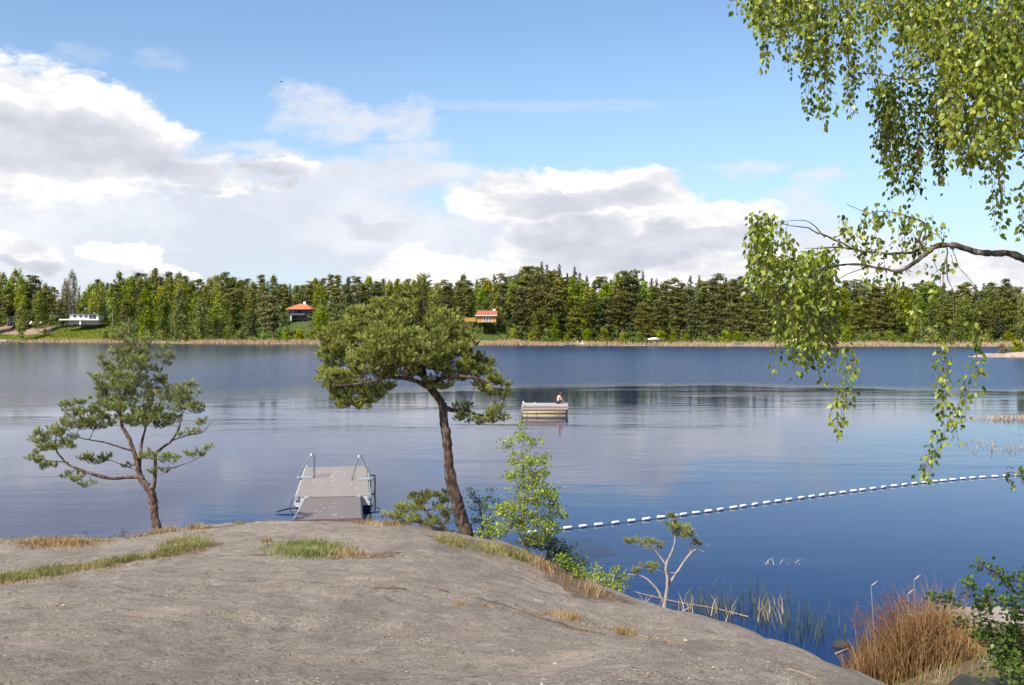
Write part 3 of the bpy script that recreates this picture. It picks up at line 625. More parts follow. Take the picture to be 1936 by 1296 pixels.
def far_trunk(seed, Hh, r, m_, top=.93, limbs=7):
    rng = np.random.default_rng(seed); b = MB(); p = [(rng.normal(0, .12) * i, rng.normal(0, .12) * i, Hh * top * i / 5 - .6 * (i == 0)) for i in range(6)]
    b.tube(p, [r, r * .85, r * .7, r * .55, r * .35, r * .12], 6)
    for i in range(limbs):
        t = rng.uniform(.35, .85); c = np.array(p[int(t * 5)]); a = rng.uniform(0, 6.28); L = rng.uniform(1.2, 2.4) * (1.2 - t)
        b.tube([c, c + (cos(a) * L * .6, sin(a) * L * .6, .25 * L), c + (cos(a) * L * 1.3, sin(a) * L * 1.3, .55 * L)], [r * .3, r * .2, r * .06], 4)
    return b.mesh('trunk', m_)
KIND = {}
KIND['pine'] = [(pine_crown(s_, 16, b_, w_, t_), far_trunk(s_, 16, .26, FPBARK), 16) for s_, b_, w_, t_ in ((1, .2, 3.2, 'round'), (2, .28, 3.5, 'round'), (3, .12, 3.0, 'round'), (4, .22, 2.8, 'cone'), (5, .34, 3.6, 'round'), (6, .05, 3.3, 'round'), (7, .15, 2.7, 'cone'))]
KIND['spruce'] = [(spruce_crown(s_, 17), far_trunk(s_, 17, .2, FPBARK, .9, 0), 17) for s_ in (11, 12, 13)]
KIND['birch'] = [(birch_crown(s_, 14, w_, b_), far_trunk(s_, 14, .15, FBBARK), 14) for s_, w_, b_ in ((21, 2.7, .12), (22, 3.1, .18), (23, 2.3, .06), (24, 2.9, .22), (25, 2.5, .1))]
KIND['bush'] = [(birch_crown(s_, 5, 2.1, .02, None, .5), far_trunk(s_, 4.5, .08, FBBARK, .8, 3), 5) for s_ in (31, 32, 33)]
KIND['bare'] = [(birch_crown(41, 17, 2.9, .15, FBARE, 2.2, True), far_trunk(41, 17, .2, FBBARK), 17)]
TOPLINE = [(-60, 528), (0, 526), (30, 520), (60, 520), (90, 540), (110, 556), (160, 548), (185, 530), (225, 524), (250, 521), (300, 516), (345, 520), (385, 538), (420, 518), (440, 517), (470, 526), (500, 523), (540, 532), (600, 526), (650, 527), (720, 524), (780, 535), (850, 528), (900, 528), (945, 520), (985, 514), (1000, 506), (1030, 500), (1055, 506), (1085, 510), (1110, 520), (1140, 531), (1170, 522), (1185, 512), (1205, 514), (1220, 523), (1260, 526), (1320, 524), (1350, 521), (1400, 524), (1500, 531), (1560, 531), (1620, 528), (1700, 535), (1800, 538), (1860, 536), (1900, 531), (1936, 540), (2010, 535)]
def topline(px): return float(np.interp(px, *zip(*TOPLINE)))
NTREE = [0]; SEEN_LABEL = {}
LAND = [(100, 'near the half-built house'), (200, 'behind the white bungalow'), (380, 'right of the white bungalow'), (538, 'left of the orange-roofed house'), (600, 'round the orange-roofed house'), (700, 'right of the orange-roofed house'), (884, 'behind the leaning pine crown'), (1000, 'round the yellow cottage'), (1110, 'on the highest wooded part'), (1240, 'round the big round-topped pine'), (1400, 'behind the small shore hut'), (1560, 'behind the drooping birch spray'), (1760, 'between the hanging birch strands'), (3000, 'behind the rocky islet')]
_OLD = [(100, 'left of the white bungalow'), (200, 'behind the white bungalow'), (380, 'on the slope right of the white bungalow'), (538, 'left of the orange-roofed house'), (600, 'around the orange-roofed house'), (700, 'right of the orange-roofed house'), (884, 'behind the crown of the leaning pine'), (1000, 'around the yellow cottage'), (1110, 'on the highest part of the far wood'), (1240, 'around the big round-topped pine'), (1400, 'behind the small shore hut'), (1560, 'behind the drooping birch spray over the far shore'), (1760, 'between the two long hanging birch strands'), (3000, 'behind the rocky islet at right')]
DESC = {'pine': 'olive-brown pine', 'spruce': 'dark spruce', 'birch': 'green birch', 'bush': 'light green bush', 'bare': 'bare grey-brown tree'}
NAME = {'pine': 'pine_tree', 'spruce': 'spruce_tree', 'birch': 'birch_tree', 'bush': 'shore_bush', 'bare': 'bare_tree'}
def far_tree(kind, px, D, top=None, hgt=None, label=None, group=None, vi=None, wid=1.0, row='middle'):
    p = far_pt(px, 0, D); k = F / p[1]
    if hgt is None: hgt = max(3.0, H + (HOR - top) / k - p[2])
    half = {'pine': 3.0, 'spruce': 2.2, 'birch': 2.6, 'bush': 2.2, 'bare': 2.6}[kind] * k * min(1.15, hgt / 13) * wid; ty = HOR - (p[2] + hgt - H) * k; by = HOR + (H - p[2]) * k
    for a, b, c, d, hy in HB:
        if p[1] < hy and px + half > a and px - half < b and ty < d - 1 and by > c: return None
    v = KIND[kind][RNG.integers(len(KIND[kind])) if vi is None else vi]; s_ = hgt / v[2]
    lab = label
    if lab is None:
        li = next(i for i, q in enumerate(LAND) if px < q[0]); land = LAND[li][1]; lo_ = LAND[li - 1][0] if li else -60; hi_ = min(LAND[li][0], 1990); part = ('left', 'middle', 'right')[int(np.clip((px - lo_) / (hi_ - lo_) * 3, 0, 2))]
        size = '' if kind == 'bush' else ('tall ' if hgt > 19 else 'short ' if hgt < 13.5 else 'medium-tall ')
        lab = size + DESC[kind] + {'front': ' at the waterline, ', 'middle': ' inside the wood, ', 'sky': ' on the skyline, '}[row] + part + ' part, ' + land; group = f'{DESC[kind]} trees {land}, {row}' if kind != 'bush' else f'shore bushes {land}'
    r = empty(NAME[kind], p, lab, 'bush' if kind == 'bush' else 'tree', group, RNG.uniform(0, 6.28))
    wy = wid * s_ ** -.25 if kind in ('pine', 'birch', 'spruce') else wid
    r.scale = (s_ * wy, s_ * wy, s_); link('trunk', v[1], r); link('crown', v[0], r); NTREE[0] += 1
    return r
# the trees that stand out
far_tree('bare', 137, 46, 516, label='tall bare grey-brown tree behind the white bungalow', vi=0, wid=1.0)
far_tree('bare', 124, 52, 532, label='shorter bare grey-brown tree leaning on the tall bare one', vi=0, wid=.9)
far_tree('birch', 42, 16, 572, label='slim birch with a white trunk standing alone on the grass below the half-built house', vi=4)
far_tree('birch', 40, 40, 548, label='dark-leaved birch in front of the half-built house', vi=0)
far_tree('birch', 74, 34, 556, label='birch between the brick heap and the white bungalow', vi=1)
far_tree('bush', 85, 26, hgt=4.5, label='small round tree on the slope left of the white bungalow', wid=.6)
far_tree('birch', 955, 9, 552, label='large bright green birch right of the yellow cottage', vi=1, wid=1.15)
far_tree('pine', 1186, 45, 511, label='big round-topped pine above the far wood', vi=0, wid=1.3)
far_tree('spruce', 657, 30, 524, label='very dark spruce right of the orange-roofed house', vi=1, wid=.9)
far_tree('pine', 1039, 10, 560, label='dark pine with a bare pale trunk right of the bright green birch', vi=4)
far_tree('spruce', 417, 8, 606, label='small dark spruce at the water edge left of centre', vi=0, wid=1.3)
far_tree('birch', 1012, 8, 600, label='small green birch left of the pale-trunked pine', vi=2)
far_tree('birch', 1050, 8, 598, label='small green birch right of the pale-trunked pine', vi=2)
far_tree('birch', 605, 26, 580, label='pale green tree right beside the orange-roofed house', vi=1, wid=1.1)
far_tree('birch', 1752, 60, 538, label='smooth light green birch crown rising above the pines at right', vi=1, wid=2.2)
def pick(px, row):
    r = RNG.uniform()
    birch = float(np.interp(px, [0, 190, 380, 440, 520, 640, 850, 900, 960, 1060, 1200, 1500, 1936], [.45, .8, .85, .5, .35, .3, .3, .35, .3, .22, .18, .12, .10]))
    if row == 'sky': return 'spruce' if r < (.45 if px > 900 else .2) else ('birch' if r < .45 + birch * .25 else 'pine')
    return 'birch' if r < birch else ('spruce' if r < birch + .07 else 'pine')
# skyline row
px = -50
while px < 2000:
    j = RNG.normal(0, 4); far_tree(pick(px, 'sky'), px, RNG.uniform(95, 140), topline(px) + RNG.choice([-6, -3, 0, 2, 5, 8, 11]), row='sky', wid=1.15); px += RNG.uniform(9, 17)
px = -45
while px < 1990:
    far_tree(pick(px, 'middle'), px, RNG.uniform(58, 88), topline(px) + RNG.uniform(6, 20), row='middle', wid=1.25); px += RNG.uniform(17, 28)
px = -40
while px < 1990:
    if not 86 < px < 114 : far_tree(pick(px, 'middle'), px, RNG.uniform(30, 50), topline(px) + RNG.uniform(16, 44) , row='middle', wid=1.12)
    px += RNG.uniform(24, 38)
px = 205
while px < 1990:
    far_tree(pick(px, 'front'), px, RNG.uniform(12, 24), topline(px) + RNG.uniform(26, 66) * (1.0 if px < 950 else .8), row='front', wid=1.08); px += RNG.uniform(26, 40)
px = 200
while px < 1990:
    if not 898 < px < 935: far_tree('bush', px, RNG.uniform(5, 9), hgt=RNG.uniform(3, 6.5), row='front', wid=1.0)
    px += RNG.uniform(24, 46)
# undergrowth: darker-tinted thicket under and behind the trees
def undergrowth():
    rng = np.random.default_rng(77); n = 60000
    pxs = rng.uniform(-80, 2020, n); D = rng.uniform(4, 125, n) ** 1.0
    keep = ~((pxs > -40) & (pxs < 205) & (D < 46)) & ~((pxs > 895) & (pxs < 940) & (D < 34)); keep &= ~((pxs > 545) & (pxs < 585) & (D < 52) & (D > 30))
    pxs, D = pxs[keep], D[keep]; a = (pxs - CX) / F; Y = np.full(len(a), 430.0)
    for _ in range(8): Y = shoreY(a * Y) + D
    X = a * Y; Z = hillz(X, Y) + rng.uniform(0, 1, len(X)) ** 1.5 * np.where(D > 45, 6, 2.5)
    V, Fc = tri_cloud(np.stack([X, Y, Z], 1), np.tile([0, -.4, .6], (len(X), 1)), rng.uniform(.6, 1.6, len(X)), rng)
    tag(link('undergrowth', mesh('undergrowth', V, Fc, FBIRC, tint=np.repeat(np.clip(rng.normal(.2, .2, len(X)), 0, 1), 3))), 'leafy undergrowth under the far trees', 'undergrowth', kind='stuff')
    n = 16000; pxs = rng.uniform(-60, 225, n); D = rng.uniform(5, 45, n); a = (pxs - CX) / F; Y = np.full(n, 430.0)
    for _ in range(8): Y = shoreY(a * Y) + D
    X = a * Y; m0 = fbm(X, Y, .09, 3, 5); hh = .25 + np.clip(m0, 0, 1) * 2.2; keep = ~((np.abs(pxs - 40) < 70) & (np.abs(D - 42) < 11)); X, Y, hh = X[keep], Y[keep], hh[keep]
    Z = hillz(X, Y) + rng.uniform(0, 1, len(X)) * hh
    V, Fc = tri_cloud(np.stack([X, Y, Z], 1), np.tile([0, -.3, .6], (len(X), 1)), rng.uniform(.3, .9, len(X)), rng)
    tag(link('meadow_scrub', mesh('meadow_scrub', V, Fc, FBIRC, tint=np.repeat(np.clip(rng.normal(.5, .2, len(X)), 0, 1), 3))), 'green scrub and grass on the slope below the white bungalow', 'scrub', kind='stuff')
undergrowth()
# reed belt along the far waterline
def blades(n, X, Y, Z, hgt, wid, lean, rng, seg=2):
    """curved upright blades; returns V, F (tris), per-vertex 0..1 height"""
    a = rng.uniform(0, 2 * pi, n); la = rng.uniform(0, 2 * pi, n); L = hgt * lean * rng.uniform(.2, 1.4, n)
    d = np.stack([np.cos(a), np.sin(a), np.zeros(n)], 1) * (wid / 2)[:, None]; ld = np.stack([np.cos(la), np.sin(la), np.zeros(n)], 1)
    B = np.stack([X, Y, Z], 1); up = np.array([0, 0, 1.0])
    m_ = B + up * (hgt * .55)[:, None] + ld * (L * .3)[:, None]; t = B + up * hgt[:, None] * .98 + ld * L[:, None]
    V = np.stack([B - d, B + d, m_ - d * .75, m_ + d * .75, t], 1).reshape(-1, 3); o = (np.arange(n) * 5)[:, None]
    Fc = np.concatenate([o + [0, 1, 3], o + [0, 3, 2], o + [2, 3, 4]]); return V, Fc, np.tile([0, 0, .55, .55, 1.0], n)
REED = leaf_mat('dry_reeds', (.42, .30, .18), (.64, .50, .33), .25, .8, tcol=(1.1, 1.0, .8), spec=.1)
def reed_belt():
    rng = np.random.default_rng(8); n = 30000; pxs = rng.uniform(-40, 1990, n); D = rng.uniform(-1.8, 4.0, n); a = (pxs - CX) / F; Y = np.full(n, 430.0)
    dens = fbm(pxs, D * 0, .012, 4, 2); keep = (rng.uniform(0, 1, n) < .55 + dens * .9); pxs, D, a, Y = pxs[keep], D[keep], a[keep], Y[keep]
    for _ in range(8): Y = shoreY(a * Y) + D
    X = a * Y; Z = np.maximum(hillz(X, Y), 0) - .1; n = len(X); hgt = rng.uniform(1.3, 2.3, n) * (1 + .5 * np.clip(fbm(X, Y, .05, 3, 4), -.5, 1)) * np.interp(D, [-2, 0, 4], [.6, 1, 1.15])
    V, Fc, h_ = blades(n, X, Y, Z, hgt, rng.uniform(.10, .26, n), .18, rng)
    tag(link('reed_belt', mesh('reed_belt', V, Fc, REED, tint=np.repeat(rng.uniform(0, 1, n), 5))), 'pale dry reeds lining the far waterline', 'reeds', kind='stuff')
reed_belt()

# --- small things on the far shore
def jetty_left():
    q = W(8, 649); r = empty('far_jetty', (q[0], q[1], 0), 'low dark jetty sticking out at the left end of the far shore', 'jetty')
    k = F / q[1]; b = MB(); b.box((1.5, 0, .55), (46 / k, 2.4, .25)); b.build('deck', GREYW, r)
    for i in range(4): b = MB(); b.box((-4.5 + i * 4, 0, 0), (.3, .3, 1.2)); b.build('post', GREYW, r)
    b = MB(); b.box((-3, 1.5, 1.0), (7, .8, .5)); b.build('rim', CONC, r)
def boatlet(px, py, L, m_, label, name='rowing_boat', up=False, rz=0.0, mm=.0):
    q = W(px, py) if not up else far_pt(px, 0, mm); r = empty(name, (q[0], q[1], q[2] + (.15 if not up else .3)), label, 'boat', None, rz)
    b = MB(); n = 9; rings = []
    for i in range(n):
        t = i / (n - 1) * 2 - 1; w_ = .75 * (1 - abs(t) ** 2.6) + .04; z_ = .25 * t * t
        rings.append([(t * L / 2, -w_, .45 + z_), (t * L / 2, -w_ * .6, .0 + z_ * .6), (t * L / 2, w_ * .6, .0 + z_ * .6), (t * L / 2, w_, .45 + z_)])
    V = [p for rr in rings for p in rr]; Fc = [(i * 4 + j, i * 4 + j + 1, i * 4 + j + 5, i * 4 + j + 4) for i in range(n - 1) for j in range(3)]
    if up: V = [(a, b_, .75 - c) for a, b_, c in V]
    b.add(V, Fc); h = b.build('hull', m_, r, True)
    if not up:
        for x in (-L * .2, L * .15): b = MB(); b.box((x, 0, .36), (.3, 1.25, .05)); b.build('seat', WOODL, r)
jetty_left()
boatlet(1105, 0, 5.2, WHITE, 'white boat turned upside down among the reeds of the far shore', 'upturned_boat', True, .9, 1.5)
boatlet(427, 650, 4.6, WHITE, 'small white boat moored at the far shore left of centre', rz=.1)
boatlet(1398, 655, 4.5, mat('red_paint', (.30, .06, .04)), 'dull red rowing boat drawn up at the landing on the far right shore', 'rowing_boat', True, .3, 3)
def landing(px, py, w_, label, posts, name='landing_stage'):
    q = W(px, py); k = F / q[1]; r = empty(name, (q[0], q[1] + .5, 0), label, 'jetty')
    b = MB(); b.box((0, 0, .62), (w_, 2.2, .16)); b.build('deck', CONC, r)
    for x in posts: b = MB(); b.box((x, -.9, .9), (.16, .16, 2.6)); b.build('post', WHITE, r)
    b = MB(); b.box((-w_ * .3, .5, 1.0), (w_ * .3, .5, .7)); b.build('bench', GREYW, r)
landing(1085, 654, 8, 'landing stage with two white posts beside the upturned white boat', (1.5, 3.4))
landing(1415, 656, 11, 'low pale landing stage below the pines at right', (), 'landing_stage')
landing(420, 650, 4, 'small landing stage with a white post at the far shore left of centre', (0.2,), 'landing_stage')
def hut():
    p = far_pt(1241, 0, 2.5); r = empty('shore_hut', p, 'tiny open shore hut with a pale tarpaulin roof above the far reeds', 'hut')
    for x in (-2.4, 0, 2.4):
        for y in (0, 2): b = MB(); b.box((x, y, 1.2), (.2, .2, 2.6)); b.build('post', GREYW, r)
    b = MB(); V, Fc = tube([(-3.2, 1, 2.4), (-1.2, 1, 2.65), (1.3, 1, 2.62), (3.2, 1, 2.35)], [.35, .55, .5, .3], 8); b.add(V, Fc); b.build('roof', WHITE, r, True)
    b = MB(); b.box((0, 1, .7), (4.4, 1.2, .15)); b.build('bench', WOODL, r)
hut()
def fs_rocks():
    m_ = mat('shore_rock', (.36, .28, .22), .9, var=.15, scale=.8)
    for i, (px, py, s_, lab) in enumerate(((7, 644, 1.6, 'grey boulder at the foot of the left jetty'), (1380, 651, 1.3, 'brown boulder left of the right landing stage'))):
        q = far_pt(px, 0, .8); link_rock('boulder', q, (s_ * 1.6, s_, s_ * .8), m_, lab, i)
def link_rock(name, q, s_, m_, lab, seed, cat='rock', sub=3, parent=None):
    import bmesh
    bm = bmesh.new(); bmesh.ops.create_icosphere(bm, subdivisions=sub, radius=1.0)
    V = np.array([v.co[:] for v in bm.verts]); Fc = np.array([[l.index for l in f.verts] for f in bm.faces]); bm.free()
    n_ = fbm(V[:, 0] * 1.3 + V[:, 2], V[:, 1] * 1.3 - V[:, 2] * .7, 1.2, 4, seed + 20); V = V * (1 + .32 * n_)[:, None]
    V = np.sign(V) * np.abs(V) ** .85 * np.array(s_)
    o = link(name, mesh(name, V, Fc, m_, smooth=True), parent, q)
    return tag(o, lab, cat) if parent is None else o
fs_rocks()
def islet():
    q = W(1905, 676); k = F / q[1]; m_ = mat('islet_rock', (.42, .32, .25), .9, var=.14, scale=.5, bump=.1, bscale=1.5)
    xs = np.linspace(-7.5, 16, 60); ys = np.linspace(-5, 7, 30); X, Y = np.meshgrid(xs, ys)
    Z = 1.35 * np.clip(1 - ((X - 5) / 11.5) ** 2 - ((Y - 1) / 5.4) ** 2, -.6, 1) ** 1.0 + .5 * fbm(X, Y, .35, 4, 3) - .12
    i = (np.arange(29)[:, None] * 60 + np.arange(59)[None]).ravel()
    o = link('rocky_islet', mesh('rocky_islet', np.stack([X, Y, Z], 2).reshape(-1, 3), np.stack([i, i + 1, i + 61, i + 60], 1), m_, smooth=True), None, (q[0], q[1] + 4, 0)); tag(o, 'low bare rocky point reaching out from the right edge of the lake', 'islet')
    for dx, s_, kd, lab in ((1.2, 1.0, 'bush', 'reddish low bush on the rocky islet'), (4.4, 1.4, 'bush', 'green bush on the rocky islet by the right edge')):
        v = KIND[kd][1]; r = empty('islet_bush', (q[0] + dx, q[1] + 5, .9), lab, 'bush'); r.scale = (.5 * s_, .5 * s_, .38 * s_); link('trunk', v[1], r)
        link('crown', v[0] if dx > 2 else ISB, r)
    r = empty('islet_tree', (q[0] + 6.2, q[1] + 6, 1.0), 'slender pale-stemmed tree on the rocky islet at the right edge', 'tree'); v = KIND['birch'][4]; r.scale = (.7, .7, .95); link('trunk', v[1], r); link('crown', v[0], r)
ISB = birch_crown(55, 5, 2.1, .02, FBARE, .5)
islet()
def reed_patch(px, py, w_, d_, n, hgt, label, seed, wid=(.03, .06)):
    rng = np.random.default_rng(seed); q = W(px, py); X = rng.normal(0, w_ / 3, n); Y = rng.normal(0, d_ / 3, n)
    V, Fc, h_ = blades(n, X, Y, np.full(n, -.1), rng.uniform(.3, 1.0, n) * hgt, rng.uniform(*wid, n), .5, rng)
    tag(link('reeds', mesh('reeds', V, Fc, REED, tint=np.repeat(rng.uniform(0, 1, n), 5)), None, q), label, 'reeds', kind='stuff')
reed_patch(1872, 793, 3.0, 2.0, 130, .45, 'sparse pale reeds standing in the open water near the right edge', 1)
reed_patch(1925, 793, 3.4, 2.0, 260, .6, 'tufts of pale reeds at the right edge of the water', 2)
reed_patch(1912, 848, 3.8, 5.0, 170, .4, 'scattered thin reeds nearer the camera at the right edge', 3)
# ------------------------------------------------------------------ bathing dock with gangway
DECK = mat('weathered_deck_boards', (.30, .255, .225), .75, var=.10, scale=2.2, stretch=(.35, 3, 1), bump=.003, bscale=30)
DECK2 = mat('brown_gangway_boards', (.20, .165, .148), .75, var=.10, scale=2.2, stretch=(.35, 3, 1), bump=.003, bscale=30)
GALV = mat('galvanised_steel', (.62, .64, .64), .38, .6, var=.06, scale=8)
STEEL = mat('stainless_tube', (.36, .37, .38), .30, .8, var=.04, scale=5)
LGREY = mat('pale_grey_paint', (.52, .54, .52), .6, var=.06, scale=3)
BLACKP = mat('black_float', (.02, .021, .023), .5, var=.05)
DROP = mat('bird_droppings', (.75, .74, .70), .9, var=.05)
dA = P(567, 938, 34.7); dB = P(694, 936, 34.7)            # near corners of the floating deck
dC = P(580, 883, 42.1); dD = P(692, 881, 42.1)
deckz = .5
def pl(px, py, z):
    a = P(px, py, 1.0); k = (H - z) / (H - a[2]); return np.array([a[0] * k, k, z])
c0 = (pl(562, 940, deckz) + pl(696, 936, deckz)) / 2; c1 = (pl(579, 884, deckz) + pl(692, 880, deckz)) / 2
dock_dir = unit(c1 - c0); DL = float(np.linalg.norm(c1 - c0)); DW = 2.5
rz = -atan2(dock_dir[0], dock_dir[1])
dock = empty('floating_dock', (c0[0], c0[1], 0), 'floating swimming dock with grey-brown decking and two curved steel ladder rails', 'dock', None, rz)
nb = int(DL / .148); me_b = MB(); me_b.box((0, 0, 0), (DW, .136, .032)); mb = me_b.mesh('plank', DECK)
rr = np.random.default_rng(4)
for i in range(nb):
    o = link('plank', mb, dock, (rr.uniform(-.004, .004), .08 + i * .148, deckz - .016 + rr.uniform(-.003, .003)))
b = MB(); b.box((0, -.035, deckz - .19), (DW + .02, .05, .30)); b.build('end_beam', LGREY, dock)
for sx in (-1, 1):
    b = MB(); b.box((sx * (DW / 2 + .03), DL / 2, deckz - .17), (.05, DL, .24)); b.build('side_beam', LGREY, dock)
    b = MB(); b.box((sx * (DW / 2 - .02), -.07, deckz - .02), (.13, .10, .16)); b.build('corner_plate', GALV, dock)
    b = MB(); b.box((sx * (DW / 2 - .02), DL + .02, deckz + .01), (.10, .08, .12)); b.build('corner_plate', GALV, dock)
    b = MB(); b.box((sx * (DW / 2 - .28), DL / 2, .05), (.5, DL - .1, .5)); b.build('float', BLACKP, dock)
b = MB(); b.box((0, DL + .03, deckz - .17), (DW + .02, .05, .24)); b.build('end_beam', LGREY, dock)
def arc(cy, cz, r, a0, a1, n=9): return [(cy + r * cos(radians(a)), cz + r * sin(radians(a))) for a in np.linspace(a0, a1, n)]
def ladder(side, y, label):
    """bent tube rails: foot on the deck, hoop, then down over the side into the water"""
    sx = side; x_in = sx * (DW / 2 - (.45 if sx < 0 else .60)); x_out = sx * (DW / 2 + .09); xm = sx * (DW / 2 - (.37 if sx < 0 else .30))
    r = link('ladder', None, dock, (0, y, deckz)); r['label'] = label
    for dy in (-.24, .24):
        top = .88; r_ = .085; pts = [(x_in, dy, 0), (x_in + (xm - sx * r_ - x_in) * .5, dy, top * .45)]
        pts += [(xm - sx * r_ * cos(radians(a)), dy, top - r_ + r_ * sin(radians(a))) for a in (0, 45, 90, 135, 165)]
        pts += [(xm + (x_out - xm) * .6, dy, .5), (x_out, dy, .14), (x_out, dy, -.4), (x_out + sx * .02, dy, -1.1)]
        b = MB(); b.tube(spline(pts, 34), .024, 8); b.build('rail', STEEL, r, True)
    for z in (-.28, -.5, -.75):
        b = MB(); b.box((x_out, 0, z), (.09, .5, .03)); b.build('rung', STEEL, r)
    b = MB(); b.box((sx * (DW / 2 - .1), 0, .02), (.6, .56, .012)); b.build('foot_plate', GALV, r)
ladder(-1, DL * .60, 'ladder on the left side of the dock'); ladder(1, DL * .50, 'ladder on the right side of the dock')
def mooring(sx, y, L, up, name):
    b = MB(); pts = [(sx * DW / 2, y, .22), (sx * (DW / 2 + L * .5), y - .15, .12 + up), (sx * (DW / 2 + L), y - .3, up - .03)]; b.tube(spline(pts, 12), .025, 6); b.build(name, BLACKP, dock)
for sx, L, y in ((-1, .62, .0), (1, .34, .0)):
    b = MB(); b.tube([(sx * (DW / 2 - .1), y, .12), (sx * (DW / 2 + .28 * L), y, .12), (sx * (DW / 2 + L), y - .25, .05)], [.035, .03, .022], 6); b.build('mooring_arm', BLACKP, dock)
b = MB(); b.tube(spline([(-DW / 2, .9, .3), (-DW / 2 - .12, .85, .32), (-DW / 2 - .24, .7, .05)], 10), .014, 6); b.build('mooring_rope', BLACKP, dock)
b = MB(); b.tube(spline([(DW / 2 + .05, 3.2, .5), (DW / 2 + .24, 3.2, .62), (DW / 2 + .26, 3.2, .3), (DW / 2 + .24, 3.1, -.1)], 12), .03, 6); b.build('mooring_bracket', BLACKP, dock)
b = MB(); b.tube([(DW / 2 + .12, 5.6, .38), (DW / 2 + .3, 5.6, .38), (DW / 2 + .3, 4.9, .1)], .03, 6); b.build('mooring_bracket', BLACKP, dock)
b = MB()
for i in range(16):
    x, y = rr.normal(0, .55), rr.uniform(.6, 6.5) ; V = [(x + cos(a) * rr.uniform(.02, .07), y + sin(a) * rr.uniform(.02, .07), deckz + .0045) for a in np.linspace(0, 2 * pi, 8)[:-1]]; b.add(V, [tuple(range(7))])
tag(b.build('droppings', DROP, dock), kind='stuff')
# gangway from the rock to the dock
g0 = P(622, 991, 27.9); g1 = np.array([c0[0] + dock_dir[0] * -.1, c0[1] - .1, deckz - .03]); g0 = np.array([(P(557, 992, 27.9)[0] + P(683, 988, 27.9)[0]) / 2, 27.9, P(622, 983, 27.9)[2]])
GW = 1.84; gd = unit(g1 - g0); GL = float(np.linalg.norm(g1 - g0)); rzg = -atan2(gd[0], gd[1]); tilt = math.asin(gd[2])
gang = empty('gangway', g0, 'brown boarded gangway sloping from the rock down to the floating dock', 'gangway', None, rzg); gang.rotation_euler = (tilt, 0, rzg)
me_b = MB(); me_b.box((0, 0, 0), (GW, .136, .03)); mb = me_b.mesh('plank', DECK2)
for i in range(int(GL / .146)): link('plank', mb, gang, (rr.uniform(-.003, .003), .07 + i * .146, rr.uniform(-.003, .003)))
for sx in (-1, 1):
    b = MB(); b.box((sx * (GW / 2 + .03), GL / 2, -.10), (.05, GL, .22)); b.build('side_beam', BLACKP if sx > 0 else GALV, gang)
    b = MB(); b.box((sx * (GW / 2 - .04), GL - .06, .02), (.14, .14, .12)); b.build('hinge', GALV, gang)
b = MB(); b.box((0, -.03, -.07), (GW + .1, .05, .19)); b.build('end_board', mat('red_brown_board', (.13, .085, .07), .8), gang)
b = MB()
for i in range(13):
    x, y = rr.normal(0, .4), rr.uniform(.4, GL - 1.5); V = [(x + cos(a) * rr.uniform(.02, .06), y + sin(a) * rr.uniform(.02, .06), .0195) for a in np.linspace(0, 2 * pi, 8)[:-1]]; b.add(V, [tuple(range(7))])
tag(b.build('droppings', DROP, gang), kind='stuff')

# ------------------------------------------------------------------ moored bathing raft
LOG = mat('yellowish_log', (.46, .36, .20), .85, var=.12, scale=1.5, stretch=(.3, 2, 2))
RWOOD = mat('grey_raft_boards', (.50, .44, .40), .85, var=.08, scale=2, stretch=(.4, 2, 1))
RBRN = mat('pinkish_raft_frame', (.38, .28, .24), .85, var=.1, scale=2, stretch=(.3, 2, 2))
rl = W(988, 787); rr_ = W(1072, 787); RW_ = rr_[0] - rl[0]; RD = 3.0
raft = empty('bathing_raft', ((rl[0] + rr_[0]) / 2, rl[1], 0), 'square wooden bathing raft floating in the middle of the lake', 'raft', None, -.03)
k = F / rl[1]; rt = (787 - 768.5) / k
for i in range(24):
    b = MB(); b.box((-RW_ / 2 + RW_ / 24 * (i + .5), RD / 2, rt), (RW_ / 24 - .02, RD + .1, .05)); b.build('plank', RWOOD, raft)
b = MB(); b.box((0, -.02, rt - .17), (RW_ + .05, .08, .17)); b.build('front_beam', RBRN, raft)
b = MB(); b.box((0, RD, rt - .17), (RW_ + .05, .08, .17)); b.build('rear_beam', RBRN, raft)
for sx in (-1, 1): b = MB(); b.box((sx * (RW_ / 2 + .05), RD / 2, rt - .2), (.07, RD, .5 if sx > 0 else .3)); b.build('side_beam', RWOOD, raft)
for y, z, r in ((.12, .27, .155), (.16, -.02, .16), (RD - .3, .2, .2)): b = MB(); b.tube([(-RW_ / 2 + .03, y, z), (RW_ / 2 - .03, y, z)], r, 14); b.build('log', LOG, raft, True)
for x in (-RW_ * .42, -RW_ * .2, RW_ * .32): b = MB(); b.box((x, .0, .27), (.03, .12, .3)); b.build('strap', RBRN, raft)
b = MB(); b.box((RW_ / 2 - .02, .1, .22), (.12, .3, .5)); b.build('corner_post', BLACKP, raft)
